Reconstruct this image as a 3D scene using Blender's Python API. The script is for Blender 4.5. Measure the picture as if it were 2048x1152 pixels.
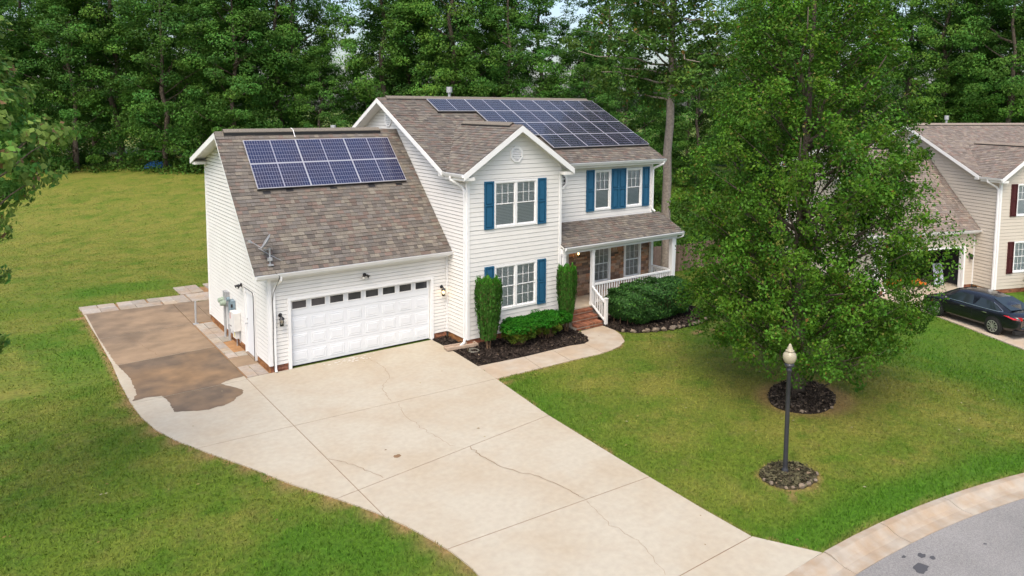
import bpy, math, random
import numpy as np
from mathutils import Vector, Matrix

for _o in list(bpy.data.objects):
    bpy.data.objects.remove(_o)
SC = bpy.context.scene
COL = SC.collection
rnd = random.Random(11)
RNG = np.random.default_rng(7)

# ------------------------------------------------------------------ camera, sky, sun, exposure
CAM = Vector((-6.832, -21.886, 8.047))
YAW, PITCH, ROLL = -0.6345, -0.0950, 0.0052
FWD = Vector((-math.sin(YAW) * math.cos(PITCH), math.cos(YAW) * math.cos(PITCH), math.sin(PITCH)))
_r0 = Vector((math.cos(YAW), math.sin(YAW), 0))
_u0 = _r0.cross(FWD)
RIGHT = _r0 * math.cos(ROLL) + _u0 * math.sin(ROLL)
UP = -_r0 * math.sin(ROLL) + _u0 * math.cos(ROLL)
cd = bpy.data.cameras.new("camera")
cam = bpy.data.objects.new("camera", cd)
COL.objects.link(cam)
cam.matrix_world = Matrix(((RIGHT.x, UP.x, -FWD.x, CAM.x), (RIGHT.y, UP.y, -FWD.y, CAM.y),
                           (RIGHT.z, UP.z, -FWD.z, CAM.z), (0, 0, 0, 1)))
cd.sensor_width = 36
cd.lens = 36 * 1475.82 / 2048
cd.shift_x = -12.26 / 2048
cd.shift_y = -(576 - 355.33) / 2048
cd.clip_start = 0.1
cd.clip_end = 3000
SC.camera = cam

SUN_EL, SUN_AZ = math.radians(57), math.radians(230)      # azimuth clockwise from +Y
w = bpy.data.worlds.new("World")
SC.world = w
w.use_nodes = True
nt = w.node_tree
nt.nodes.clear()
sky = nt.nodes.new('ShaderNodeTexSky')
sky.sky_type = 'NISHITA'
sky.sun_disc = False
sky.sun_elevation = SUN_EL
sky.sun_rotation = SUN_AZ
sky.air_density = 1.0
sky.dust_density = 4.0
sky.ozone_density = 0.6
bg = nt.nodes.new('ShaderNodeBackground')
bg.inputs[1].default_value = 0.15
wo = nt.nodes.new('ShaderNodeOutputWorld')
nt.links.new(sky.outputs[0], bg.inputs[0])
nt.links.new(bg.outputs[0], wo.inputs[0])
sl = bpy.data.lights.new("sun", 'SUN')
sl.energy = 0.95
sl.angle = math.radians(32)
sl.color = (1.0, 0.94, 0.83)
sun = bpy.data.objects.new("sun", sl)
COL.objects.link(sun)
sdir = Vector((math.sin(SUN_AZ) * math.cos(SUN_EL), math.cos(SUN_AZ) * math.cos(SUN_EL), math.sin(SUN_EL)))
sun.rotation_euler = sdir.to_track_quat('Z', 'Y').to_euler()
sun.location = (-10, -10, 40)
vs = SC.view_settings
vs.view_transform = 'Standard'
vs.look = 'None'
vs.gamma = 1
vs.use_curve_mapping = False
vs.exposure = 1.02

# ------------------------------------------------------------------ materials
def M(name, base, rough=0.6, spec=0.3, var=0.0, vscale=4.0, bump=0.0, bscale=60.0, metallic=0.0, col=False,
      second=None, sscale=0.6, sfac=0.5, emit=0.0, coat=0.0, trans=0.0, detail=5.0, slo=0.4, shi=0.62):
    m = bpy.data.materials.new(name)
    m.use_nodes = True
    t = m.node_tree
    N, L = t.nodes, t.links
    b = N['Principled BSDF']
    b.inputs['Roughness'].default_value = rough
    b.inputs['Metallic'].default_value = metallic
    b.inputs['Specular IOR Level'].default_value = spec
    b.inputs['Coat Weight'].default_value = coat
    geo = N.new('ShaderNodeNewGeometry')
    rgb = N.new('ShaderNodeRGB')
    rgb.outputs[0].default_value = (*base, 1)
    c = rgb.outputs[0]
    if second:
        nz = N.new('ShaderNodeTexNoise')
        nz.inputs['Scale'].default_value = sscale
        nz.inputs['Detail'].default_value = detail
        nz.inputs['Roughness'].default_value = 0.6
        L.new(geo.outputs['Position'], nz.inputs['Vector'])
        mr = N.new('ShaderNodeMapRange')
        mr.inputs[1].default_value = slo
        mr.inputs[2].default_value = shi
        mr.inputs[4].default_value = sfac
        L.new(nz.outputs['Fac'], mr.inputs[0])
        mx = N.new('ShaderNodeMix')
        mx.data_type = 'RGBA'
        L.new(mr.outputs[0], mx.inputs['Factor'])
        L.new(c, mx.inputs['A'])
        mx.inputs['B'].default_value = (*second, 1)
        c = mx.outputs['Result']
    if col:
        at = N.new('ShaderNodeAttribute')
        at.attribute_name = 'col'
        mx = N.new('ShaderNodeMix')
        mx.data_type = 'RGBA'
        mx.blend_type = 'MULTIPLY'
        mx.inputs['Factor'].default_value = 1
        L.new(c, mx.inputs['A'])
        L.new(at.outputs['Color'], mx.inputs['B'])
        c = mx.outputs['Result']
    if var > 0:
        nz = N.new('ShaderNodeTexNoise')
        nz.inputs['Scale'].default_value = vscale
        nz.inputs['Detail'].default_value = 6
        L.new(geo.outputs['Position'], nz.inputs['Vector'])
        mr = N.new('ShaderNodeMapRange')
        mr.inputs[1].default_value = 0.3
        mr.inputs[2].default_value = 0.7
        mr.inputs[3].default_value = 1 - var
        mr.inputs[4].default_value = 1 + var
        L.new(nz.outputs['Fac'], mr.inputs[0])
        mx = N.new('ShaderNodeVectorMath')
        mx.operation = 'SCALE'
        L.new(c, mx.inputs[0])
        L.new(mr.outputs[0], mx.inputs['Scale'])
        c = mx.outputs[0]
    L.new(c, b.inputs['Base Color'])
    if bump > 0:
        nz = N.new('ShaderNodeTexNoise')
        nz.inputs['Scale'].default_value = bscale
        nz.inputs['Detail'].default_value = 4
        L.new(geo.outputs['Position'], nz.inputs['Vector'])
        bp = N.new('ShaderNodeBump')
        bp.inputs['Strength'].default_value = bump
        bp.inputs['Distance'].default_value = 0.02
        L.new(nz.outputs['Fac'], bp.inputs['Height'])
        L.new(bp.outputs[0], b.inputs['Normal'])
    if emit > 0:
        L.new(c, b.inputs['Emission Color'])
        b.inputs['Emission Strength'].default_value = emit
    if trans > 0:
        tr = N.new('ShaderNodeBsdfTranslucent')
        L.new(c, tr.inputs['Color'])
        ms = N.new('ShaderNodeMixShader')
        ms.inputs[0].default_value = trans
        L.new(b.outputs[0], ms.inputs[1])
        L.new(tr.outputs[0], ms.inputs[2])
        L.new(ms.outputs[0], N['Material Output'].inputs[0])
    return m

def glass_mat(name, tint, gloss=0.9, base=0.06):
    m = bpy.data.materials.new(name)
    m.use_nodes = True
    t = m.node_tree
    N, L = t.nodes, t.links
    N.remove(N['Principled BSDF'])
    tr = N.new('ShaderNodeBsdfTransparent')
    tr.inputs[0].default_value = (*tint, 1)
    gl = N.new('ShaderNodeBsdfGlossy')
    gl.inputs['Roughness'].default_value = 0.04
    gl.inputs['Color'].default_value = (gloss, gloss, gloss, 1)
    fr = N.new('ShaderNodeFresnel')
    fr.inputs[0].default_value = 1.5
    ms = N.new('ShaderNodeMixShader')
    L.new(fr.outputs[0], ms.inputs[0])
    L.new(tr.outputs[0], ms.inputs[1])
    L.new(gl.outputs[0], ms.inputs[2])
    L.new(ms.outputs[0], N['Material Output'].inputs[0])
    return m

MT = {}
MT['siding'] = M('siding_vinyl', (0.70, 0.69, 0.66), 0.5, 0.25, var=0.035, vscale=1.2, second=(0.66, 0.64, 0.60), sscale=0.9, sfac=0.3)
MT['siding_tan'] = M('siding_tan_vinyl', (0.54, 0.485, 0.41), 0.5, 0.25, var=0.03, vscale=1.5)
MT['wall'] = M('wall_sheathing', (0.45, 0.43, 0.40), 0.8, var=0.05)
MT['trim'] = M('trim_white', (0.76, 0.76, 0.75), 0.42, 0.3, var=0.025, vscale=3)
MT['soffit'] = M('soffit_white', (0.74, 0.73, 0.69), 0.55, 0.2, var=0.03)
MT['door_white'] = M('door_white', (0.70, 0.72, 0.74), 0.4, 0.3, var=0.02, vscale=2)
MT['blue'] = M('shutter_blue', (0.018, 0.098, 0.185), 0.5, 0.3, var=0.08, vscale=8)
MT['maroon'] = M('shutter_maroon', (0.06, 0.012, 0.014), 0.5, 0.3, var=0.08, vscale=8)
MT['shingle'] = M('shingle_asphalt', (1, 1, 1), 0.9, 0.15, col=True, var=0.16, vscale=28, bump=0.5, bscale=160)
MT['deck'] = M('roof_felt', (0.05, 0.045, 0.042), 0.9)
MT['brick'] = M('brick_red', (1, 1, 1), 0.85, 0.15, col=True, var=0.18, vscale=18, bump=0.4, bscale=90)
MT['mortar'] = M('mortar', (0.36, 0.32, 0.27), 0.9, 0.1, var=0.12, vscale=10)
MT['glass'] = glass_mat('window_glass', (0.82, 0.86, 0.86))
MT['dark'] = M('room_dark', (0.035, 0.035, 0.04), 0.8)
MT['blind'] = M('blind_white', (0.86, 0.86, 0.84), 0.5, 0.2)
MT['dglass'] = M('dark_glass', (0.035, 0.037, 0.042), 0.12, 0.5, second=(0.08, 0.075, 0.08), sscale=1.4, sfac=0.8)
MT['black'] = M('black_metal', (0.018, 0.017, 0.018), 0.4, 0.4, var=0.1, vscale=20)
MT['blackpost'] = M('post_paint', (0.030, 0.031, 0.036), 0.42, 0.45, var=0.15, vscale=6)
MT['grey'] = M('grey_metal', (0.36, 0.37, 0.38), 0.45, 0.4, metallic=0.3, var=0.06, vscale=7)
MT['galv'] = M('galvanised', (0.42, 0.43, 0.44), 0.5, 0.4, metallic=0.4, var=0.1, vscale=9)
MT['sage'] = M('meter_sage', (0.27, 0.33, 0.26), 0.5, 0.3, var=0.08, vscale=9)
MT['bluegrey'] = M('box_bluegrey', (0.19, 0.26, 0.30), 0.5, 0.3, var=0.08, vscale=9)
MT['boxwhite'] = M('box_white', (0.66, 0.65, 0.62), 0.5, 0.3, var=0.04, vscale=6)
MT['red'] = M('label_red', (0.45, 0.05, 0.04), 0.5)
MT['yellow'] = M('label_yellow', (0.62, 0.56, 0.20), 0.5)
MT['cell'] = M('solar_cell', (0.010, 0.017, 0.060), 0.16, 0.5, second=(0.020, 0.018, 0.045), sscale=0.8, sfac=0.8, coat=0.3)
MT['cell2'] = M('solar_cell_slate', (0.012, 0.016, 0.032), 0.16, 0.5, second=(0.023, 0.021, 0.034), sscale=0.7, sfac=0.8, coat=0.3)
MT['sheet'] = M('solar_backsheet', (0.30, 0.30, 0.35), 0.35, 0.4)
MT['alu'] = M('aluminium', (0.48, 0.48, 0.50), 0.35, 0.5, metallic=0.4)
MT['conc'] = M('concrete', (0.42, 0.378, 0.30), 0.85, 0.2, second=(0.375, 0.305, 0.215), sscale=0.5, sfac=0.6, var=0.055, vscale=7, bump=0.25, bscale=120)
MT['walk'] = M('concrete_walk', (0.42, 0.36, 0.285), 0.85, 0.2, second=(0.37, 0.27, 0.175), sscale=1.0, sfac=0.6, var=0.08, vscale=3, bump=0.25, bscale=120)
MT['kerb'] = M('concrete_kerb', (0.36, 0.315, 0.255), 0.85, 0.2, second=(0.31, 0.215, 0.13), sscale=1.6, sfac=0.7, var=0.12, vscale=3, bump=0.3, bscale=100)
MT['film'] = M('dirt_film', (0.135, 0.100, 0.070), 0.75, 0.25, second=(0.25, 0.155, 0.080), sscale=0.42, sfac=0.85, var=0.20, vscale=1.7, bump=0.2, bscale=80, slo=0.42, shi=0.66)
MT['film2'] = M('dirt_film_light', (0.26, 0.185, 0.118), 0.75, 0.25, second=(0.150, 0.112, 0.078), sscale=0.38, sfac=0.8, var=0.16, vscale=1.6, bump=0.2, bscale=80, slo=0.45, shi=0.6)
MT['paver'] = M('paver_grey', (0.34, 0.31, 0.27), 0.85, 0.2, col=True, var=0.12, vscale=8, bump=0.3, bscale=90, second=(0.36, 0.25, 0.15), sscale=1.3, sfac=0.5)
MT['crack'] = M('crack_dirt', (0.20, 0.125, 0.07), 0.9, 0.1)
MT['asphalt'] = M('asphalt', (0.20, 0.193, 0.187), 0.9, 0.2, second=(0.29, 0.28, 0.265), sscale=45, sfac=0.9, var=0.1, vscale=0.8, bump=0.7, bscale=90)
MT['oil'] = M('oil_stain', (0.07, 0.07, 0.075), 0.6, 0.3)
MT['white_chalk'] = M('lime_marks', (0.60, 0.58, 0.54), 0.9, 0.1)
MT['mulch'] = M('mulch_soil', (0.030, 0.023, 0.019), 0.95, 0.1, var=0.4, vscale=14, bump=1.0, bscale=50)
MT['soil'] = M('dry_soil', (0.075, 0.062, 0.040), 0.95, 0.1, var=0.4, vscale=14, bump=1.0, bscale=50)
MT['chip'] = M('mulch_chips', (1, 1, 1), 0.9, 0.1, col=True)
MT['stone'] = M('field_stone', (0.22, 0.17, 0.12), 0.9, 0.15, second=(0.15, 0.125, 0.10), sscale=5, sfac=0.8, var=0.2, vscale=6, bump=0.6, bscale=30)
MT['leaf'] = M('leaf', (1, 1, 1), 0.6, 0.15, col=True, trans=0.38)
MT['leafg'] = M('leaf_glossy', (1, 1, 1), 0.5, 0.15, col=True, trans=0.32)
MT['bark'] = M('bark', (0.135, 0.108, 0.085), 0.9, 0.1, second=(0.08, 0.065, 0.05), sscale=7, sfac=0.9, bump=0.9, bscale=24)
MT['barkg'] = M('bark_grey', (0.31, 0.265, 0.225), 0.9, 0.1, second=(0.19, 0.155, 0.13), sscale=9, sfac=0.8, bump=1.0, bscale=20)
MT['stem'] = M('stem_brown', (0.16, 0.10, 0.06), 0.9, 0.1, var=0.2, vscale=12)
MT['wood'] = M('fence_wood', (0.20, 0.145, 0.11), 0.85, 0.15, col=True, var=0.2, vscale=6)
MT['globe'] = M('lamp_globe', (0.50, 0.45, 0.32), 0.25, 0.5, trans=0.35)
MT['bulb'] = M('bulb_lit', (1.0, 0.62, 0.25), 0.4, emit=7.0)
MT['bulbdim'] = M('bulb_off', (0.8, 0.72, 0.62), 0.4)
MT['clearglass'] = glass_mat('lantern_glass', (0.95, 0.93, 0.88))
MT['carpaint'] = M('car_paint_black', (0.006, 0.007, 0.010), 0.22, 0.5, coat=0.5)
MT['carglass'] = M('car_glass', (0.018, 0.026, 0.028), 0.06, 0.6)
MT['tyre'] = M('tyre_rubber', (0.02, 0.02, 0.02), 0.8, 0.2)
MT['rim'] = M('rim_alloy', (0.55, 0.54, 0.52), 0.3, 0.5, metallic=0.7)
MT['taillight'] = M('taillight_red', (0.45, 0.012, 0.018), 0.2, 0.5, coat=0.6)
MT['chrome'] = M('chrome', (0.75, 0.75, 0.76), 0.15, 0.5, metallic=0.9)
MT['orange'] = M('orange_plastic', (0.55, 0.16, 0.02), 0.5)
MT['pale'] = M('pale_panel', (0.50, 0.54, 0.60), 0.4)
MT['tarp'] = M('tarp_blue', (0.02, 0.09, 0.26), 0.5, 0.3, var=0.2, vscale=2)
MT['terra'] = M('splash_block', (0.38, 0.29, 0.22), 0.85, 0.15, var=0.15, vscale=8)
MT['clay'] = M('clay_soil', (0.34, 0.19, 0.09), 0.9, 0.1, var=0.2, vscale=4, bump=0.6, bscale=30)
MT['hose'] = M('hose_grey', (0.16, 0.15, 0.12), 0.6)

# lawn: one colour function of the place, shared by the ground and the blades
def lawn_mat(name, blades):
    m = bpy.data.materials.new(name)
    m.use_nodes = True
    t = m.node_tree
    N, L = t.nodes, t.links
    b = N['Principled BSDF']
    b.inputs['Roughness'].default_value = 0.75
    b.inputs['Specular IOR Level'].default_value = 0.15
    geo = N.new('ShaderNodeNewGeometry')
    flat = N.new('ShaderNodeVectorMath')
    flat.operation = 'MULTIPLY'
    flat.inputs[1].default_value = (1, 1, 0)
    L.new(geo.outputs['Position'], flat.inputs[0])
    def noise(scale, detail=4, off=0):
        a = N.new('ShaderNodeVectorMath')
        a.operation = 'ADD'
        a.inputs[1].default_value = (off, off * 1.7, 0)
        L.new(flat.outputs[0], a.inputs[0])
        n = N.new('ShaderNodeTexNoise')
        n.inputs['Scale'].default_value = scale
        n.inputs['Detail'].default_value = detail
        n.inputs['Roughness'].default_value = 0.65
        L.new(a.outputs[0], n.inputs['Vector'])
        return n.outputs['Fac']
    def rng(s, a, b_, c=0, d=1):
        r = N.new('ShaderNodeMapRange')
        for i, v in enumerate((a, b_, c, d)):
            r.inputs[i + 1].default_value = v
        L.new(s, r.inputs[0])
        return r.outputs[0]
    def mix(f, A, B):
        x = N.new('ShaderNodeMix')
        x.data_type = 'RGBA'
        if isinstance(f, float):
            x.inputs['Factor'].default_value = f
        else:
            L.new(f, x.inputs['Factor'])
        for nm, v in (('A', A), ('B', B)):
            if isinstance(v, tuple):
                x.inputs[nm].default_value = (*v, 1)
            else:
                L.new(v, x.inputs[nm])
        return x.outputs['Result']
    at = N.new('ShaderNodeAttribute')
    at.attribute_name = 'ground'          # red: bare clay, green: dry, blue: lush
    sp = N.new('ShaderNodeSeparateColor')
    L.new(at.outputs['Color'], sp.inputs[0])
    lush, mid, dry = (0.058, 0.128, 0.008), (0.112, 0.158, 0.017), (0.178, 0.180, 0.034)
    c = mix(rng(noise(0.22, 5), 0.36, 0.62), lush, mid)
    f2 = N.new('ShaderNodeMath')
    f2.operation = 'ADD'
    L.new(rng(noise(0.5, 7, 31), 0.44, 0.66, 0, 0.8), f2.inputs[0])
    L.new(sp.outputs[1], f2.inputs[1])
    f2.use_clamp = True
    c = mix(f2.outputs[0], c, dry)
    c = mix(rng(noise(1.7, 5, 77), 0.52, 0.72, 0, 0.45), c, (0.130, 0.112, 0.040))
    c = mix(rng(noise(0.9, 5, 13), 0.50, 0.66, 0, 0.65), c, lush)
    c = mix(sp.outputs[2], c, (0.050, 0.140, 0.008))
    c = mix(sp.outputs[0], c, (0.30, 0.17, 0.085))
    hi = noise(9 if not blades else 14, 3, 5)
    s = N.new('ShaderNodeVectorMath')
    s.operation = 'SCALE'
    L.new(c, s.inputs[0])
    if blades:
        a2 = N.new('ShaderNodeAttribute')
        a2.attribute_name = 'tone'
        L.new(a2.outputs['Fac'], s.inputs['Scale'])
    else:
        L.new(rng(hi, 0.3, 0.7, 0.62, 1.25), s.inputs['Scale'])
        bp = N.new('ShaderNodeBump')
        bp.inputs['Strength'].default_value = 0.8
        bp.inputs['Distance'].default_value = 0.03
        L.new(noise(38, 3, 3), bp.inputs['Height'])
        L.new(bp.outputs[0], b.inputs['Normal'])
    L.new(s.outputs[0], b.inputs['Base Color'])
    return m
MT['lawn'] = lawn_mat('lawn_ground', False)
MT['blade'] = lawn_mat('lawn_blades', True)

# ------------------------------------------------------------------ mesh helpers
class MB:
    def __init__(s):
        s.v, s.f, s.c, s.m = [], [], [], []
    def add(s, vs_, fs, col=None, mi=0):
        o = len(s.v)
        s.v += [tuple(p) for p in vs_]
        for f in fs:
            s.f.append(tuple(i + o for i in f))
            s.c.append(col)
            s.m.append(mi)
        return s
    def box(s, a, b, col=None, mi=0):
        x0, y0, z0 = a
        x1, y1, z1 = b
        x0, x1 = min(x0, x1), max(x0, x1)
        y0, y1 = min(y0, y1), max(y0, y1)
        z0, z1 = min(z0, z1), max(z0, z1)
        V = [(x0, y0, z0), (x1, y0, z0), (x1, y1, z0), (x0, y1, z0), (x0, y0, z1), (x1, y0, z1), (x1, y1, z1), (x0, y1, z1)]
        return s.add(V, [(0, 3, 2, 1), (4, 5, 6, 7), (0, 1, 5, 4), (1, 2, 6, 5), (2, 3, 7, 6), (3, 0, 4, 7)], col, mi)
    def hexa(s, A, B, col=None, mi=0):          # two quads (4 points each), joined
        n = len(A)
        F = [tuple(range(n))[::-1], tuple(range(n, 2 * n))]
        F += [(i, (i + 1) % n, n + (i + 1) % n, n + i) for i in range(n)]
        return s.add(list(A) + list(B), F, col, mi)
    def prism(s, poly, z0, z1, col=None, mi=0):
        area = sum(poly[i][0] * poly[(i + 1) % len(poly)][1] - poly[(i + 1) % len(poly)][0] * poly[i][1] for i in range(len(poly)))
        if area < 0:
            poly = poly[::-1]
        f0 = z0 if callable(z0) else (lambda x, y: z0)
        f1 = z1 if callable(z1) else (lambda x, y: z1)
        return s.hexa([(x, y, f0(x, y)) for x, y in poly], [(x, y, f1(x, y)) for x, y in poly], col, mi)
    def tube(s, pts, r, n=8, col=None, mi=0, cap=True):
        pts = [Vector(p) for p in pts]
        rs = r if isinstance(r, (list, tuple)) else [r] * len(pts)
        o = len(s.v)
        prev = None
        for i, p in enumerate(pts):
            d = (pts[min(i + 1, len(pts) - 1)] - pts[max(i - 1, 0)])
            d = d.normalized() if d.length > 1e-9 else Vector((0, 0, 1))
            if prev is None:
                a = d.orthogonal().normalized()
            else:
                a = (prev - d * prev.dot(d))
                a = a.normalized() if a.length > 1e-6 else d.orthogonal().normalized()
            prev = a
            b = d.cross(a)
            for k in range(n):
                t = 2 * math.pi * k / n
                s.v.append(tuple(p + (a * math.cos(t) + b * math.sin(t)) * rs[i]))
        for i in range(len(pts) - 1):
            for k in range(n):
                s.f.append((o + i * n + k, o + i * n + (k + 1) % n, o + (i + 1) * n + (k + 1) % n, o + (i + 1) * n + k))
                s.c.append(col)
                s.m.append(mi)
        if cap:
            s.f.append(tuple(o + k for k in range(n))[::-1])
            s.f.append(tuple(o + (len(pts) - 1) * n + k for k in range(n)))
            s.c += [col, col]
            s.m += [mi, mi]
        return s
    def lathe(s, prof, n=16, o=(0, 0, 0), ax=Vector((0, 0, 1)), col=None, mi=0, cap=True):
        ax = Vector(ax).normalized()
        a = ax.orthogonal().normalized()
        b = ax.cross(a)
        O = Vector(o)
        base = len(s.v)
        for r, h in prof:
            for k in range(n):
                t = 2 * math.pi * k / n
                s.v.append(tuple(O + ax * h + (a * math.cos(t) + b * math.sin(t)) * r))
        for i in range(len(prof) - 1):
            for k in range(n):
                s.f.append((base + i * n + k, base + i * n + (k + 1) % n, base + (i + 1) * n + (k + 1) % n, base + (i + 1) * n + k))
                s.c.append(col)
                s.m.append(mi)
        if not cap:
            return s
        s.f.append(tuple(base + k for k in range(n))[::-1])
        s.f.append(tuple(base + (len(prof) - 1) * n + k for k in range(n)))
        s.c += [col, col]
        s.m += [mi, mi]
        return s
    def mesh(s, name, mats, smooth=False):
        me = bpy.data.meshes.new(name)
        me.from_pydata(s.v, [], s.f)
        for m in (mats if isinstance(mats, (list, tuple)) else [mats]):
            me.materials.append(m)
        if any(s.m):
            me.polygons.foreach_set('material_index', s.m)
        if any(c is not None for c in s.c):
            a = me.attributes.new('col', 'FLOAT_COLOR', 'FACE')
            a.data.foreach_set('color', np.array([(*(c or (1, 1, 1)), 1) for c in s.c], dtype=np.float32).ravel())
        if smooth:
            me.polygons.foreach_set('use_smooth', [True] * len(me.polygons))
        me.update()
        return me
    def obj(s, name, mats, parent=None, smooth=False, kind=None, **kw):
        o = bpy.data.objects.new(name, s.mesh(name, mats, smooth))
        COL.objects.link(o)
        if parent:
            o.parent = parent
        if kind:
            o['kind'] = kind
        for k, v in kw.items():
            o[k] = v
        return o

def link_mesh(name, me, parent=None, mat=None, **kw):
    o = bpy.data.objects.new(name, me)
    COL.objects.link(o)
    if parent:
        o.parent = parent
    if mat is not None:
        o.matrix_local = mat
    for k, v in kw.items():
        o[k] = v
    return o

def thing(name, label, cat, loc=(0, 0, 0), rz=0.0, group=None):
    o = bpy.data.objects.new(name, None)
    o.empty_display_size = 0.2
    COL.objects.link(o)
    o.location = loc
    o.rotation_euler = (0, 0, rz)
    o['label'] = label
    o['category'] = cat
    if group:
        o['group'] = group
    return o

def setting(name):
    o = bpy.data.objects.new(name, None)
    o.empty_display_size = 0.2
    COL.objects.link(o)
    o['kind'] = 'structure'
    return o

def copy_tree(o, label=None, loc=None, rz=None, scale=None, group=None):
    c = o.copy()
    COL.objects.link(c)
    if loc is not None:
        c.location = loc
    if rz is not None:
        c.rotation_euler = (0, 0, rz)
    if scale is not None:
        c.scale = (scale, scale, scale) if not isinstance(scale, tuple) else scale
    if label:
        c['label'] = label
    if group:
        c['group'] = group
    def rec(src, dst):
        for ch in list(src.children):
            k = ch.copy()
            COL.objects.link(k)
            k.parent = dst
            rec(ch, k)
    rec(o, c)
    return c

def np_mesh(name, V, F, mat, col=None, tone=None, ground=None, smooth=False):
    V = np.asarray(V, np.float32)
    F = np.asarray(F, np.int32)
    k = F.shape[1]
    me = bpy.data.meshes.new(name)
    me.vertices.add(len(V))
    me.vertices.foreach_set('co', V.ravel())
    me.loops.add(F.size)
    me.loops.foreach_set('vertex_index', F.ravel())
    me.polygons.add(len(F))
    me.polygons.foreach_set('loop_start', np.arange(0, F.size, k, dtype=np.int32))
    me.polygons.foreach_set('loop_total', np.full(len(F), k, dtype=np.int32))
    if smooth:
        me.polygons.foreach_set('use_smooth', np.ones(len(F), bool))
    me.update(calc_edges=True)
    me.validate()
    me.materials.append(mat)
    if col is not None:
        a = me.attributes.new('col', 'FLOAT_COLOR', 'FACE')
        a.data.foreach_set('color', np.concatenate([np.asarray(col, np.float32), np.ones((len(F), 1), np.float32)], 1).ravel())
    if tone is not None:
        a = me.attributes.new('tone', 'FLOAT', 'FACE')
        a.data.foreach_set('value', np.asarray(tone, np.float32))
    if ground is not None:
        dom, g = ground
        a = me.attributes.new('ground', 'FLOAT_COLOR', dom)
        a.data.foreach_set('color', np.concatenate([np.asarray(g, np.float32), np.ones((len(g), 1), np.float32)], 1).ravel())
    return me

def ss(a, b, x):
    t = np.clip((x - a) / (b - a), 0, 1)
    return t * t * (3 - 2 * t)

def clip_half(poly, p, n):              # keep the side where (q-p).n >= 0
    out = []
    for i in range(len(poly)):
        a, b = poly[i], poly[(i + 1) % len(poly)]
        da = (a[0] - p[0]) * n[0] + (a[1] - p[1]) * n[1]
        db = (b[0] - p[0]) * n[0] + (b[1] - p[1]) * n[1]
        if da >= 0:
            out.append(a)
        if (da >= 0) != (db >= 0):
            t = da / (da - db)
            out.append((a[0] + (b[0] - a[0]) * t, a[1] + (b[1] - a[1]) * t))
    return out

def clip_convex(poly, cell):
    area = sum(cell[i][0] * cell[(i + 1) % len(cell)][1] - cell[(i + 1) % len(cell)][0] * cell[i][1] for i in range(len(cell)))
    if area < 0:
        cell = cell[::-1]
    for i in range(len(cell)):
        a, b = cell[i], cell[(i + 1) % len(cell)]
        poly = clip_half(poly, a, (-(b[1] - a[1]), b[0] - a[0]))
        if len(poly) < 3:
            return []
    return poly

def in_poly(P, poly):
    x, y = P[:, 0], P[:, 1]
    r = np.zeros(len(P), bool)
    n = len(poly)
    for i in range(n):
        x0, y0 = poly[i]
        x1, y1 = poly[(i + 1) % n]
        if y0 == y1:
            continue
        c = ((y0 > y) != (y1 > y)) & (x < (x1 - x0) * (y - y0) / (y1 - y0) + x0)
        r ^= c
    return r

# ------------------------------------------------------------------ ground
FH = np.array((math.sin(-YAW), math.cos(-YAW)))          # forward on the ground
RH = np.array((math.cos(-YAW), -math.sin(-YAW)))
def depth(x, y):
    return (x - CAM.x) * FH[0] + (y - CAM.y) * FH[1]
def place(u, d):                                          # lateral tangent u/f and depth to a ground point
    l = (u - 1036) / 1475.8 * d
    p = np.array((CAM.x, CAM.y)) + d * FH + l * RH
    return float(p[0]), float(p[1])

def kerb_y(x):                                            # back edge of the kerb
    x = np.asarray(x, float)
    q = np.clip(x - 4.5, 0, 10)
    return -14.93 - 0.0195 * q * q - 0.39 * np.clip(x - 14.5, 0, None)
KW = 0.62

def hz(x, y):
    x = np.asarray(x, float)
    y = np.asarray(y, float)
    z = -1.2 * ss(14.0, 24.5, x)
    z = z + 2.75 * ss(36, 66, depth(x, y) - 13 * ss(22, 29, x) * (1 - ss(50, 66, depth(x, y))))
    z = z + 2.0 * ss(90, 300, depth(x, y))
    z = z - 0.4 * ss(0.0, 0.22, kerb_y(x) - y)
    return z - 0.03

DRIVE = [(-3.80, 10.40), (-3.79, 8.42), (-3.76, 6.61), (-3.75, 3.62), (-3.80, 1.89), (-3.80, 0.0), (-3.73, -1.27), (-3.58, -2.25),
         (-3.30, -3.2), (-2.81, -4.38), (-2.27, -5.58), (-1.78, -6.82), (-1.20, -8.0), (-0.80, -8.89), (-0.52, -9.69), (-0.34, -10.43),
         (-0.24, -10.95), (-0.20, -11.5), (-0.25, -12.4), (-0.45, -13.3), (-0.95, -14.2), (-1.6, -14.92), (5.21, -14.93), (4.6, -13.85), (4.62, -12.6),
         (4.75, -10.0), (4.93, -7.27), (5.30, -4.36), (5.44, -3.12), (5.58, -1.3), (5.58, 0.0), (-0.02, 0.0), (-0.70, 0.0), (-0.70, 10.40)]
WALK = [(5.45, -3.14), (7.2, -3.28), (9.04, -3.28), (9.62, -3.40), (9.95, -3.28), (10.16, -2.95), (10.31, -2.47), (10.34, -2.28), (11.58, -2.22), (11.55, -2.9), (11.36, -3.4),
        (10.96, -4.0), (10.47, -4.28), (9.9, -4.44), (9.3, -4.49), (8.37, -4.43), (6.7, -4.39), (5.31, -4.35)]
BED = [(5.60, -0.02), (5.60, -1.4), (5.46, -3.12), (7.2, -3.27), (9.04, -3.27), (9.62, -3.39), (9.94, -3.27), (10.15, -2.94), (10.3, -2.47), (10.33, -1.33), (6.2, -1.3), (6.2, -0.02)]
BEDR = [(11.62, -1.4), (11.60, -2.5), (11.6, -3.1), (12.05, -3.6), (12.7, -3.85), (13.4, -4.02), (14.3, -4.15), (15.6, -3.9), (16.4, -3.0), (16.4, -1.4)]
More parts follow.
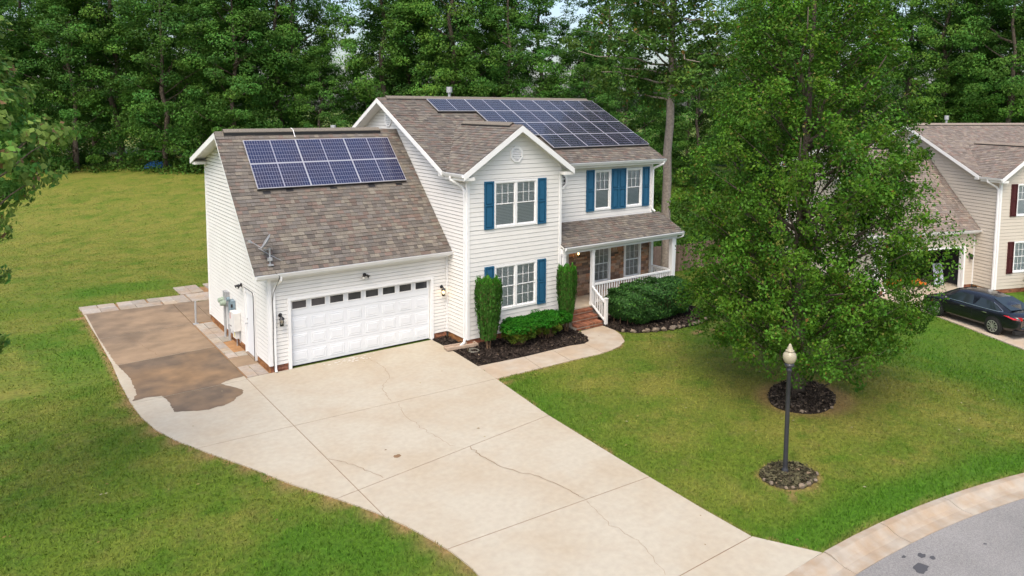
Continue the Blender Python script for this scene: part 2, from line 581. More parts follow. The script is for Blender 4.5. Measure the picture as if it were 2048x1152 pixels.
TREEBED = [(11.55 + 1.25 * math.cos(t) * (1 + .06 * math.sin(3 * t)), -10.45 + 0.95 * math.sin(t + .3)) for t in np.linspace(0, 2 * math.pi, 25)[:-1]]
LAMPBED = [(7.25 + 0.66 * math.cos(t), -12.87 + 0.58 * math.sin(t) * (1 + .08 * math.cos(2 * t))) for t in np.linspace(0, 2 * math.pi, 21)[:-1]]
NBD = [(28.9, -3.3), (28.1, -5.9), (25.5, -11.1), (23.6, -15.0), (22.0, -18.0), (28.5, -20.4), (31.0, -13.0), (34.4, -5.35)]
NBP = (34.681, -5.471)
HOUSE = [(-0.02, 0.0), (6.2, 0), (6.2, -1.3), (10.3, -1.3), (10.3, -1.5), (16.4, -1.5), (16.4, 9.2), (6.2, 9.2), (6.2, 7.1), (-0.02, 7.1)]
PAVB = [(-3.84, 10.42), (-3.84, 11.75), (-0.1, 11.48), (0.13, 12.29), (2.2, 13.0), (2.2, 9.9)]
PADSTRIP = [(-0.72, -0.02), (-0.72, 10.45), (0.02, 10.45), (0.02, -0.02)]

def bare_attr(x, y):
    b = np.zeros_like(x)
    for cx, cy, r, s_ in ((6.95, -4.62, 0.28, .9), (14.9, -5.0, 0.75, .8), (13.9, -4.75, .5, .8), (5.25, -15.0, .3, .5), (-3.95, 10.0, .45, .9),
                          (-3.95, 8.6, .3, .6), (12.7, -4.4, .4, .5), (5.5, -4.75, .3, .45), (6.1, -4.66, .25, .45), (6.5, -13.5, .15, .5)):
        d_ = np.hypot(x - cx, (y - cy) * 1.8)
        b = np.maximum(b, s_ * (1 - ss(0.3 * r, r, d_)))
    for poly_c, r0, r1, s_ in (((11.6, -10.5), 1.15, 1.75, 0.60), ((7.25, -12.9), 0.62, 0.82, 0.75)):
        d_ = np.hypot(x - poly_c[0], (y - poly_c[1]) * 1.18)
        b = np.maximum(b, s_ * (1 - ss(r0, r1, d_)))
    for poly in (DRIVE, WALK, PAVB, PADSTRIP):
        b = np.maximum(b, in_poly(np.stack([x, y], 1), poly) * 0.95)
    dl = np.min([np.hypot(x - px, y - py) for px, py in DRIVE[5:21]], axis=0)
    b = np.maximum(b, 0.55 * (1 - ss(0.0, 0.55, dl)))
    kb = np.abs(y - kerb_y(x))
    b = np.maximum(b, 0.4 * (1 - ss(0, .12, kb)) * (x > 5))
    d = 0.55 * ss(26, 40, depth(x, y)) * (x < 14)                     # back lawn is drier
    d = np.maximum(d, 0.75 * (1 - ss(1.2, 5.0, np.hypot(x - 11.4, y + 10.2))))
    d = np.maximum(d, 0.5 * (1 - ss(1, 5, np.hypot(x - 9.5, y + 7))))
    d = np.maximum(d, 0.45 * (1 - ss(1, 4.5, np.hypot(x + 6.5, y - 2.0))))
    d = np.maximum(d, 0.5 * (1 - ss(1, 6, np.hypot(x - 14, y + 12))))
    lu = 0.85 * (1 - ss(0.1, 1.0, np.abs(y - kerb_y(x) - .5))) * (x > 4.8)
    lu = np.maximum(lu, 0.7 * (1 - ss(0.0, 1.4, np.hypot((x - 5.3), (y + 6.5) / 4))))
    lu = np.maximum(lu, 0.5 * (1 - ss(0.5, 2.5, np.hypot((x + 1.6), (y + 10.0)))))
    lu = np.maximum(lu, 0.5 * (1 - ss(0.5, 2.2, np.hypot((x + 4.6) / .7, (y - 4.0) / 2.5))))
    lu = np.maximum(lu, 0.6 * (1 - ss(0.5, 1.6, np.hypot((x + 2.4) / 2.2, (y - 14.3)))))
    lu = np.maximum(lu, 0.6 * ss(14, 19, x) * (y < 0))
    return np.stack([b, d, lu], 1)

xs = np.concatenate([np.linspace(-500, -60, 12), np.linspace(-55, -12, 22), np.arange(-11, 30, 0.25), np.linspace(31, 80, 32), np.linspace(90, 600, 14)])
ys = np.concatenate([np.linspace(-300, -40, 8), np.linspace(-36, -21, 8), np.arange(-20, 18, 0.25), np.linspace(18.5, 80, 62), np.linspace(90, 700, 16)])
GX, GY = np.meshgrid(xs, ys)
gx, gy = GX.ravel(), GY.ravel()
GV = np.stack([gx, gy, hz(gx, gy)], 1)
nx, ny = len(xs), len(ys)
ii = (np.arange(ny - 1)[:, None] * nx + np.arange(nx - 1)[None, :]).ravel()
GF = np.stack([ii, ii + 1, ii + nx + 1, ii + nx], 1)
me = np_mesh('lawn', GV, GF, MT['lawn'], ground=('POINT', bare_attr(gx, gy)), smooth=True)
link_mesh('lawn', me, kind='structure')

# road, kerb
kx = np.concatenate([np.linspace(-80, -4, 20), np.arange(-3, 30, 0.75), np.linspace(31, 90, 15)])
road = MB()
for a, b in zip(kx[:-1], kx[1:]):
    ya, yb_ = float(kerb_y(a)), float(kerb_y(b))
    road.add([(a, ya - KW + 0.02, -0.10), (b, yb_ - KW + 0.02, -0.10), (b, yb_ - 12, -0.04), (a, ya - 12, -0.04)], [(0, 3, 2, 1)])
road.obj('road', MT['asphalt'], kind='structure')
kerb = setting('kerb')
joints = [-30, -24, -18, -12, -8, -4.4, -1.6, 1.8, 5.25, 7.0, 9.0, 12.3, 15.4, 18.5, 22, 28, 40]
for a, b in zip(joints[:-1], joints[1:]):
    mb = MB()
    n = max(2, int((b - a) / 0.6))
    tt = np.linspace(a + .008, b - .008, n + 1)
    apron = -1.7 < (a + b) / 2 < 5.2
    prof = [(0.0, -0.3), (0.0, 0.0 if apron else 0.012), (0.14, -0.012 if apron else 0.015), (0.30, -0.05 if apron else -0.06), (0.40, -0.085), (KW, -0.09), (KW, -0.3)]
    V = []
    for x in tt:
        y = float(kerb_y(x))
        V += [(x, y - p, z) for p, z in prof]
    k = len(prof)
    F = [(i * k + j, i * k + j + 1, (i + 1) * k + j + 1, (i + 1) * k + j) for i in range(n) for j in range(k - 1)]
    F += [tuple(range(k))[::-1], tuple(n * k + j for j in range(k))]
    mb.add(V, F)
    mb.obj('kerb_stone', MT['kerb'], kerb)
oil = MB()
for cx, cy, r in ((6.35, -16.15, .16), (6.75, -15.98, .09), (6.85, -16.12, .06), (8.1, -16.5, .035), (6.45, -15.8, .05), (9.35, -16.75, .07), (9.75, -16.6, .04), (10.9, -16.8, .05), (11.4, -17.0, .04), (6.1, -16.35, .05)):
    base = len(oil.v)
    P = []
    for k in range(14):
        t = 2 * math.pi * k / 14
        q = r * rnd.uniform(.65, 1.15)
        P.append((cx + q * 1.2 * math.cos(t), cy + q * math.sin(t) * .8, -0.10 + .06 * (-(cy) + float(kerb_y(cx)) - KW) / 11.4 + .004))
    oil.add(P, [tuple(range(14))])
oil.obj('oil_stain', MT['oil'], kind='stuff', label='dark oil spots on the grey asphalt beside the kerb')

# driveway slabs
drive = setting('driveway')
def cut(poly, lines):                    # lines: (p, n, side) with a 9 mm half joint
    for p, n in lines:
        l = math.hypot(*n)
        n = (n[0] / l, n[1] / l)
        poly = clip_half(poly, (p[0] + n[0] * .009, p[1] + n[1] * .009), n)
    return poly
LB = ((-0.7, -4.06), (0.050, 1.0))
LC = ((-0.76, -7.95), (-0.112, 1.0))
LD = ((2.03, -10.98), (0.06, 1.0))
LE = ((4.6, -13.86), (0.0, 1.0))
neg = lambda l: (l[0], (-l[1][0], -l[1][1]))
LA = ((-0.71, 0), (1, 0))
LAn = neg(LA)
PAD = {k: ((0, k), (0.06, 1)) for k in (-0.15, 3.55, 6.85)}
cells = [[LB, ((0, 0), (0, -1)), LA], [neg(LB), LC, LA], [neg(LC), LD, LA], [neg(LD), LE], [neg(LE)],
         [LAn, ((0, 6.85), (-0.05, 1))], [LAn, neg(((0, 6.85), (-0.05, 1))), ((0, 3.55), (-0.04, 1))],
         [LAn, neg(((0, 3.55), (-0.04, 1))), ((0, -0.12), (0, 1))], [LAn, ((0, -0.12), (0, -1)), LB], [neg(LB), LC, LAn], [neg(LC), LD, LAn]]
SLABS = []
for c in cells:
    p = cut(DRIVE, c)
    if len(p) < 3:
        continue
    clean = [q for i, q in enumerate(p) if math.hypot(q[0] - p[i - 1][0], q[1] - p[i - 1][1]) > 1e-4]
    SLABS.append(clean)
    MB().prism(clean, -0.12, 0.0).obj('slab', MT['conc'], drive)
STAIN = [(-3.74, 10.39), (-3.74, 6.8), (-3.66, 3.66), (-3.5, 2.0), (-3.55, 0.6), (-3.74, 0.02), (-3.35, 0.08), (-3.02, -0.03), (-2.94, -0.63), (-2.98, -1.39), (-2.67, -1.56), (-2.42, -1.70),
         (-2.2, -1.78), (-1.95, -1.70), (-1.8, -1.73), (-1.62, -1.62), (-1.49, -1.55), (-1.38, -1.34), (-1.16, -1.18), (-1.06, -0.95), (-1.14, -0.69), (-1.26, -.42), (-1.39, -0.18), (-1.44, -0.02), (-1.28, 0.08), (-0.98, .16), (-0.715, 0.2), (-0.715, 10.39)]
for k, c in enumerate(cells[5:9]):
    p = STAIN
    for pt, n in c:
        l = math.hypot(*n)
        n = (n[0] / l, n[1] / l)
        p = clip_half(p, (pt[0] + n[0] * .012, pt[1] + n[1] * .012), n)
    if len(p) > 2:
        q = []
        for i in range(len(p)):
            a, b = p[i], p[(i + 1) % len(p)]
            q.append(a)
            L_ = math.hypot(b[0] - a[0], b[1] - a[1])
            straight = abs(b[0] - a[0]) < .02 or abs(a[1] - b[1]) < .25 and L_ > 1.2
            if L_ > .12 and not straight:
                m_ = int(L_ / .07)
                for j in range(1, m_):
                    t = j / m_
                    q.append((a[0] + (b[0] - a[0]) * t + rnd.gauss(0, .012), a[1] + (b[1] - a[1]) * t + rnd.gauss(0, .012)))
        MB().add([(x, y, 0.004) for x, y in q], [tuple(range(len(q)))]).obj('dirt_film', MT['film2' if k < 2 else 'film'], drive)

def ribbon(mb, pts, wd, z, jit=0.02):
    P = []
    for i in range(len(pts) - 1):
        a, b = Vector((*pts[i], 0)), Vector((*pts[i + 1], 0))
        n = max(2, int((b - a).length / .10))
        for k in range(n):
            q = a.lerp(b, k / n)
            P.append(q + Vector((rnd.gauss(0, jit), rnd.gauss(0, jit), 0)))
    P.append(Vector((*pts[-1], 0)))
    V, F = [], []
    for i, q in enumerate(P):
        d = (P[min(i + 1, len(P) - 1)] - P[max(i - 1, 0)]).normalized()
        nrm = Vector((-d.y, d.x, 0)) * wd * rnd.uniform(.5, 1.1) * .5
        V += [(q.x + nrm.x, q.y + nrm.y, z), (q.x - nrm.x, q.y - nrm.y, z)]
        if i:
            F.append((2 * i - 2, 2 * i - 1, 2 * i + 1, 2 * i))
    mb.add(V, F)
MB().add([(x, y, -0.007) for x, y in (DRIVE if sum(DRIVE[i][0] * DRIVE[(i + 1) % len(DRIVE)][1] - DRIVE[(i + 1) % len(DRIVE)][0] * DRIVE[i][1] for i in range(len(DRIVE))) > 0 else DRIVE[::-1])], [tuple(range(len(DRIVE)))]).obj('joint_dirt', MT['crack'], drive, kind='stuff')
cr = MB()
for pts, wd in (([(2.96, -0.44), (3.02, -1.16), (2.92, -2.04), (2.73, -2.5), (2.41, -2.75), (2.15, -3.22), (1.98, -4.1)], .009),
                ([(2.07, -4.36), (1.82, -5.28), (1.86, -6.24), (1.91, -7.02), (2.01, -7.41)], .008),
                ([(-0.68, -6.25), (-0.55, -6.47), (-0.32, -6.92), (-0.15, -7.46), (-0.06, -7.78)], .012),
                ([(2.26, -7.66), (2.25, -8.31), (2.35, -8.95), (2.67, -9.62), (2.8, -10.03), (2.91, -10.55), (2.93, -11.0)], .015),
                ([(2.9, -11.1), (2.7, -12.0), (2.75, -12.8), (2.4, -13.7)], .006),
                ([(-2.9, 6.5), (-2.7, 5.4), (-2.55, 4.4), (-2.4, 3.6)], .008)):
    ribbon(cr, pts, wd, 0.0075)
cr.obj('crack', MT['crack'], drive, kind='stuff')
ch = MB()
for k in range(46):
    cx, cy = rnd.gauss(2.5, .42), rnd.uniform(-.55, -.12)
    r = rnd.uniform(.012, .05)
    ch.add([(cx + r * rnd.uniform(.6, 1.5) * math.cos(t), cy + r * rnd.uniform(.3, .9) * math.sin(t), 0.005) for t in np.linspace(0, 6.28, 8)[:-1]], [tuple(range(7))])
ch.obj('lime_mark', MT['white_chalk'], drive, kind='stuff')
sp_ = MB()
sp_.add([(0.66 + .13 * rnd.uniform(.6, 1.1) * math.cos(t), -7.05 + .09 * rnd.uniform(.6, 1.1) * math.sin(t), 0.004) for t in np.linspace(0, 6.28, 13)[:-1]], [tuple(range(12))])
sp_.obj('tar_spot', MT['crack'], drive, kind='stuff')

walk = setting('walkway')
wj = [((7.05, -3.8), (-1, .18)), ((8.22, -3.9), (-1, .15)), ((9.58, -3.95), (-1, .11))]
for k in range(len(wj) + 1):
    p = cut(WALK, ([wj[k]] if k < len(wj) else []) + ([neg(wj[k - 1])] if k else []))
    if len(p) > 2:
        MB().prism(p, -0.12, -0.004).obj('slab', MT['walk'], walk)
# neighbour driveway
nd = setting('neighbour_driveway')
for y0, y1 in ((-25, -14.5), (-14.5, -10.2), (-10.2, -6.4), (-6.4, 0)):
    p = cut(NBD, [((0, y0), (0, 1)), ((0, y1), (0, -1))])
    if len(p) > 2:
        MB().prism(p, lambda x, y: float(hz(x, y)) - .15, lambda x, y: -1.185 if x > 24.4 else float(hz(x, y)) + .05).obj('slab', MT['walk'], nd)

# pavers
pav = setting('paver_path')
def paver(poly, z=0.008):
    t = rnd.uniform(.82, 1.12)
    c = (t, t * rnd.uniform(.97, 1.0), t * rnd.uniform(.94, 1.0))
    cx = sum(p[0] for p in poly) / len(poly)
    cy = sum(p[1] for p in poly) / len(poly)
    top = [(cx + (x - cx) * .985, cy + (y - cy) * .985) for x, y in poly]
    zz = z + rnd.uniform(-.004, .006)
    mb = MB()
    area = sum(poly[i][0] * poly[(i + 1) % len(poly)][1] - poly[(i + 1) % len(poly)][0] * poly[i][1] for i in range(len(poly)))
    if area < 0:
        poly, top = poly[::-1], top[::-1]
    mb.hexa([(x, y, -.08) for x, y in poly], [(x, y, zz) for x, y in top], c)
    mb.obj('paver', MT['paver'], pav)
R = lambda x0, y0, x1, y1: [(x0, y0), (x1, y0), (x1, y1), (x0, y1)]
g_ = .012
paver(R(-.67, 0.0, -.36, 1.08)); paver(R(-.35, .02, -.04, .48)); paver(R(-.35, .50, -.04, 1.08))
ys_ = [2.06, 2.55, 3.15, 3.9, 4.5, 5.1, 5.75, 6.6]
for i in range(len(ys_) - 1):
    paver(R(-.67, ys_[i] + g_, -.37, ys_[i + 1]))
    if i not in (1, 2):
        paver(R(-.36, ys_[i] + g_, -.04, ys_[i + 1]))
def pb_lo(x): return 10.44 - .09 * (x + 3.8)
def pb_hi(x): return 11.75 - .075 * (x + 3.8)
x = -3.82
for i in range(9):
    x2 = x + rnd.uniform(.42, .62)
    e = rnd.uniform(.45, .55)
    md = lambda q: pb_lo(q) * (1 - e) + pb_hi(q) * e
    for lo, hi in ((pb_lo, md), (md, pb_hi)):
        s_ = rnd.uniform(-.05, .05)
        paver([(x + g_ + s_, lo(x) + g_), (x2 + s_, lo(x2) + g_), (x2 + s_, hi(x2)), (x + g_ + s_, hi(x))])
    x = x2
for i in range(5):
    for j in range(5):
        x0 = x + i * .5
        paver(R(x0 + g_, 9.95 + j * .62 + g_ - .02 * i, x0 + .5, 10.57 + j * .62 - .02 * i))
MB().prism(R(-.69, 6.75, .04, 10.38), -.1, 0.0).obj('slab', MT['film2'], pav)
MB().prism(R(.055, 7.12, 1.6, 9.93), -.1, 0.0).obj('slab', MT['film2'], pav)
for _i in range(2):
    for _j in range(3):
        paver(R(-.12 + _i * .48 + g_, 11.56 + _j * .5 + g_, .36 + _i * .48, 12.06 + _j * .5))
MB().add([(-.69, 0, -.012), (0.0, 0, -.012), (0.0, 6.74, -.012), (-.69, 6.74, -.012)], [(0, 1, 2, 3)]).obj('clay_bed', MT['clay'], pav)
MB().prism(R(-.69, 1.10, -.01, 2.04), -.08, -.002).obj('door_slab', MT['film2'], pav)

# mulch beds with chips and stones
def rock_mesh(seed):
    r = random.Random(seed)
    mb = MB()
    n, m = 7, 5
    V = [(0, 0, -.5)]
    for j in range(1, m):
        ph = math.pi * j / m
        for k in range(n):
            t = 2 * math.pi * k / n + r.uniform(-.25, .25)
            q = r.uniform(.75, 1.1)
            V.append((q * math.sin(ph) * math.cos(t) * .55, q * math.sin(ph) * math.sin(t) * .42, -q * math.cos(ph) * .38))
    V.append((0, 0, .36))
    F = [(0, 1 + (k + 1) % n, 1 + k) for k in range(n)]
    for j in range(m - 2):
        F += [(1 + j * n + k, 1 + j * n + (k + 1) % n, 1 + (j + 1) * n + (k + 1) % n, 1 + (j + 1) * n + k) for k in range(n)]
    b = 1 + (m - 2) * n
    F += [(b + k, b + (k + 1) % n, len(V) - 1) for k in range(n)]
    mb.add(V, F)
    return mb.mesh('stone', MT['stone'])
ROCKS = [rock_mesh(i) for i in range(6)]
def bed(poly, stones=(), dens=420, tone=(.040, .030, .024), soil='mulch'):
    b = setting('mulch_bed')
    cx = sum(p[0] for p in poly) / len(poly)
    cy = sum(p[1] for p in poly) / len(poly)
    MB().prism(poly, -.1, 0.012).obj('mulch', MT[soil], b)
    A = np.array(poly)
    lo, hi = A.min(0), A.max(0)
    n = int(dens * np.prod(hi - lo))
    P = RNG.uniform(lo, hi, (n, 2))
    P = P[in_poly(P, poly)]
    n = len(P)
    ang = RNG.uniform(0, 2 * np.pi, n)
    L_ = RNG.uniform(.015, .05, n)
    W_ = RNG.uniform(.005, .016, n)
    dx, dy = np.cos(ang), np.sin(ang)
    z = 0.014 + RNG.uniform(0, .035, n)
    tl = RNG.normal(0, .012, (n, 2))
    V = np.zeros((n, 4, 3), np.float32)
    for k, (a, bb) in enumerate(((-1, -1), (1, -1), (1, 1), (-1, 1))):
        V[:, k, 0] = P[:, 0] + a * dx * L_ - bb * dy * W_
        V[:, k, 1] = P[:, 1] + a * dy * L_ + bb * dx * W_
        V[:, k, 2] = z + a * tl[:, 0] + bb * tl[:, 1]
    br = RNG.uniform(.35, 1.5, n) ** 1.5
    col = np.array(tone)[None] * br[:, None]
    q = RNG.uniform(size=n) < .03
    col[q] = np.array((.20, .15, .10)) * RNG.uniform(.5, 1.4, (q.sum(), 1))
    me = np_mesh('mulch_chips', V.reshape(-1, 3), np.arange(n * 4).reshape(n, 4), MT['chip'], col=col)
    link_mesh('mulch_chips', me, b, kind='stuff')
    for (sx, sy, s_) in stones:
        s_ *= rnd.uniform(.85, 1.2)
        link_mesh('stone', rnd.choice(ROCKS), b, Matrix.Translation((sx, sy, s_ * .2)) @ Matrix.Rotation(rnd.uniform(0, 6.3), 4, 'Z') @ Matrix.Diagonal((s_, s_, s_, 1)))
    return b
def along(pts, step, s_):
    out = []
    for a, b in zip(pts[:-1], pts[1:]):
        L_ = math.hypot(b[0] - a[0], b[1] - a[1])
        for k in range(max(1, int(L_ / step))):
            t = (k + rnd.uniform(.1, .9)) / max(1, int(L_ / step))
            out.append((a[0] + (b[0] - a[0]) * t + rnd.gauss(0, .03), a[1] + (b[1] - a[1]) * t + rnd.gauss(0, .03), s_ * rnd.uniform(.6, 1.25)))
    return out
bed(BED)
bed(BEDR, along(BEDR[2:8], .20, .19))
bed(TREEBED, along([TREEBED[i] for i in range(13, 21)], .55, .11), 900, (.052, .041, .032))
bed(LAMPBED, along([LAMPBED[i] for i in range(9, 20)], .26, .12), 700, (.070, .064, .036), 'soil')

# grass blades
NBH = [(NBP[0] + math.cos(-.348) * (px - 6.22) - math.sin(-.348) * py, NBP[1] + math.sin(-.348) * (px - 6.22) + math.cos(-.348) * py) for px, py in HOUSE]
EXC = [NBH, [(0.0, 7.0), (1.65, 7.0), (1.65, 10.0), (0.0, 10.0)], DRIVE, WALK, BED, BEDR, TREEBED, LAMPBED, NBD, HOUSE, PAVB, PADSTRIP]
def blades(x0, x1, y0, y1, dens, hgt, wid, dmin, dmax, keep=lambda x, y: np.ones(len(x), bool)):
    n = int(dens * (x1 - x0) * (y1 - y0))
    P = np.stack([RNG.uniform(x0, x1, n), RNG.uniform(y0, y1, n)], 1)
    d = depth(P[:, 0], P[:, 1])
    l = (P[:, 0] - CAM.x) * RH[0] + (P[:, 1] - CAM.y) * RH[1]
    ok = (d > dmin) & (d < dmax) & (np.abs(l) < d * .78 + 2) & (P[:, 1] > kerb_y(P[:, 0]) + .015)
    ok &= RNG.uniform(size=n) < np.clip((dmax - d) / (dmax * .25), 0, 1)
    P = P[ok]
    for poly in EXC:
        P = P[~in_poly(P, poly)]
    P = P[keep(P[:, 0], P[:, 1])]
    at = bare_attr(P[:, 0], P[:, 1])
    k = RNG.uniform(size=len(P)) > at[:, 0] * .95
    P, at = P[k], at[k]
    n = len(P)
    ang = RNG.uniform(0, 2 * np.pi, n)
    lean = RNG.uniform(.1, 1.0, n) * hgt
    la = RNG.uniform(0, 2 * np.pi, n)
    h = hgt * RNG.uniform(.5, 1.2, n) * (1 + .35 * at[:, 2] - .3 * at[:, 1])
    wv = wid * RNG.uniform(.6, 1.3, n)
    z = hz(P[:, 0], P[:, 1])
    V = np.zeros((n, 4, 3), np.float32)
    dx, dy = np.cos(ang) * wv, np.sin(ang) * wv
    for k, (s_, t) in enumerate(((-1, 0), (1, 0), (.35, 1), (-.35, 1))):
        V[:, k, 0] = P[:, 0] + s_ * dx + t * lean * np.cos(la)
        V[:, k, 1] = P[:, 1] + s_ * dy + t * lean * np.sin(la)
        V[:, k, 2] = z - .005 + t * h
    return V, at
parts_ = [blades(-16, 24, -17, 2, 480, .050, .011, 8, 26),
          blades(-30, 34, -15, 30, 110, .050, .018, 20, 48),
          blades(-45, 30, 12, 42, 45, .045, .028, 36, 66)]
V = np.concatenate([p[0] for p in parts_])
at = np.concatenate([p[1] for p in parts_])
n = len(V)
me = np_mesh('grass', V.reshape(-1, 3), np.arange(n * 4).reshape(n, 4), MT['blade'], tone=RNG.uniform(.72, 1.35, n), ground=('FACE', at))
link_mesh('grass', me, kind='stuff', label='short green and yellowing lawn grass around the house')

nf = 1100
P = np.stack([RNG.uniform(-9, 20, nf), RNG.uniform(-15, 8, nf)], 1)
near = np.hypot(P[:, 0] - 12, P[:, 1] + 10) < 6
P = P[(RNG.uniform(size=nf) < np.where(near, .8, .22)) & ~in_poly(P, HOUSE) & (P[:, 1] > kerb_y(P[:, 0]))]
nf = len(P)
on = in_poly(P, DRIVE) | in_poly(P, WALK)
P = P[~on | (RNG.uniform(size=nf) < .3)]
nf = len(P)
a_ = RNG.uniform(0, 6.28, nf)
V = np.zeros((nf, 4, 3), np.float32)
z_ = np.where(in_poly(P, DRIVE) | in_poly(P, WALK), .008, hz(P[:, 0], P[:, 1]) + .055)
sz = RNG.uniform(.02, .045, nf)
for k, (dx_, dy_) in enumerate(((-1, 0), (0, -.55), (1, 0), (0, .55))):
    V[:, k, 0] = P[:, 0] + (dx_ * np.cos(a_) - dy_ * np.sin(a_)) * sz
    V[:, k, 1] = P[:, 1] + (dx_ * np.sin(a_) + dy_ * np.cos(a_)) * sz
    V[:, k, 2] = z_ + (k % 2) * .006
colf = np.array(((.20, .13, .05), (.26, .22, .08), (.13, .08, .04), (.30, .27, .18)))[RNG.integers(0, 4, nf)]
link_mesh('fallen_leaves', np_mesh('fallen_leaves', V.reshape(-1, 3), np.arange(nf * 4).reshape(nf, 4), MT['chip'], col=colf), kind='stuff', label='dry fallen leaves scattered on the lawn')

# ------------------------------------------------------------------ house
SH_M = (.150, .130, .110)
SH_T = [tuple((v * .62 + m * .38) * 1.0 for v, m in zip(c, SH_M)) for c in ((.150, .128, .108), (.195, .172, .138), (.122, .108, .096), (.172, .118, .098), (.215, .195, .155), (.140, .130, .118), (.092, .082, .075), (.170, .155, .130), (.150, .140, .130), (.140, .100, .084), (.115, .105, .095), (.160, .140, .118))]
SH_TN = [(c[0] * 1.16 + .03, c[1] * 1.10 + .026, c[2] * 1.08 + .024) for c in SH_T]

def wall_boards(parent, o, ux, n, z0, z1, expo, iv, mat, cuts=(), deep=.09, groove=.0075):
    o, ux, n = Vector(o), Vector(ux), Vector(n)
    def P(u, z, d):
        q = o + ux * u + n * d
        return (q.x, q.y, q.z + z)
    z = z0
    flip = ux.cross(Vector((0, 0, 1))).dot(n) < 0
    while z < z1 - .02:
        zt = min(z + expo, z1)
        ed = sorted({z, zt} | {e for c in cuts for e in (c[2], c[3]) if z + .012 < e < zt - .012})
        for a, b in zip(ed[:-1], ed[1:]):
            A, B = iv(a), iv(b - 1e-4)
            zm = (a + b) / 2
            if not A and not B:
                continue
            if len(A) != len(B):
                A = B = iv(zm)
            for (a0, a1), (b0, b1) in zip(A, B):
                segs = [(0.0, 1.0)]
                pieces = [(a0, a1, b0, b1)]
                for c0, c1, cz0, cz1 in cuts:
                    if cz0 < zm < cz1:
                        nw = []
                        for q in pieces:
                            lo, hi = max(q[0], q[2]), min(q[1], q[3])
                            if c1 <= min(q[0], q[2]) or c0 >= max(q[1], q[3]):
                                nw.append(q)
                                continue
                            if c0 > min(q[0], q[2]):
                                nw.append((q[0], c0, q[2], c0))
                            if c1 < max(q[1], q[3]):
                                nw.append((c1, q[1], c1, q[3]))
                        pieces = nw
                for q0, q1, q2, q3 in pieces:
                    if q1 - q0 < .01 and q3 - q2 < .01:
                        continue
                    q1, q3 = max(q1, q0 + .002), max(q3, q2 + .002)
                    if b > z + expo - .02:
                        q2, q3 = q2, q3
                        bb = b - groove
                    else:
                        bb = b
                    fa, fb = -.012 * (a - z) / expo, -.012 * (b - z) / expo
                    back = [P(q0, a, -deep), P(q1, a, -deep), P(q3, bb, -deep), P(q2, bb, -deep)]
                    front = [P(q0, a, fa), P(q1, a, fa), P(q3, bb, fb), P(q2, bb, fb)]
                    mb = MB()
                    if flip:
                        mb.hexa(back[::-1], front[::-1])
                    else:
                        mb.hexa(back, front)
                    mb.obj('siding_board', mat, parent)
        z = zt

def shingle_roof(parent, o, us, ut, tmax, iv, tones, keep_n=0, expo=.143, lift=.018):
    """o: eave corner on the roof surface, us along the eave, ut up the slope; iv(t) gives the s-intervals."""
    o, us, ut = Vector(o), Vector(us).normalized(), Vector(ut).normalized()
    nn = us.cross(ut).normalized()
    if nn.z < 0:
        nn = -nn
    big = MB()
    flip = us.cross(ut).dot(nn) < 0
    singles = []
    t = 0.0
    row = 0
    while t < tmax - .01:
        t1 = min(t + expo + .035, tmax)
        tm = min(t + expo * .5, tmax)
        for (a, b) in iv(tm):
            s = a - rnd.uniform(0, .25)
            while s < b:
                wd = rnd.choice((.13, .16, .19, .22, .26))
                s0, s1 = max(a, s), min(b, s + wd)
                whole = s >= a and s + wd <= b and t1 == t + expo + .035
                s += wd
                if s1 - s0 < .02:
                    continue
                c = rnd.choice(tones)
                k = rnd.uniform(.86, 1.14)
                c = tuple(x * k for x in c)
                h = rnd.choice((lift, lift, lift * 1.5))
                if whole and len(singles) < keep_n:
                    singles.append((s0, t, wd, h, c))
                    continue
                q = [o + us * s0 + ut * t, o + us * (s1 - .004) + ut * t, o + us * (s1 - .004) + ut * t1, o + us * s0 + ut * t1]
                hs = (h, h, .001, .001)
                bot = [p + nn * 0.0005 for p in q]
                top = [p + nn * (hh + .001) for p, hh in zip(q, hs)]
                if flip:
                    big.hexa(bot[::-1], top[::-1], c)
                else:
                    big.hexa(bot, top, c)
        t += expo
        row += 1
    big.obj('shingle', MT['shingle'], parent, kind='stuff')
    cache = {}
    for s0, t, wd, h, c in singles:
        ci = min(range(len(tones)), key=lambda i: sum((tones[i][k] - c[k]) ** 2 for k in range(3)))
        key = (wd, round(h, 3), ci, rnd.randrange(3))
        if key not in cache:
            k = (.88, 1.0, 1.12)[key[3]]
            cc = tuple(x * k for x in tones[ci])
            e = expo + .035
            A = [(0, 0, 0), (wd - .004, 0, 0), (wd - .004, e, 0), (0, e, 0)]
            B = [(0, 0, h), (wd - .004, 0, h), (wd - .004, e, .001), (0, e, .001)]
            cache[key] = MB().hexa(A, B, cc).mesh('shingle', MT['shingle'])
        p = o + us * s0 + ut * t + nn * .0005
        mt = Matrix(((us.x, ut.x, nn.x, p.x), (us.y, ut.y, nn.y, p.y), (us.z, ut.z, nn.z, p.z), (0, 0, 0, 1)))
        link_mesh('shingle', cache[key], parent, mt)

def slab3(mb, pts, n, th):          # dark felt on a white soffit board, hanging under a planar polygon
    pts = [Vector(p) for p in pts]
    n = Vector(n).normalized()
    nrm = (pts[1] - pts[0]).cross(pts[2] - pts[0])
    if nrm.dot(n) < 0:
        pts = pts[::-1]
    mb.hexa([tuple(p - n * th) for p in pts], [tuple(p - n * .0305) for p in pts])
    MB().hexa([tuple(p - n * .030) for p in pts], [tuple(p - n * .001) for p in pts]).obj('roof_felt', MT['deck'], mb.p)

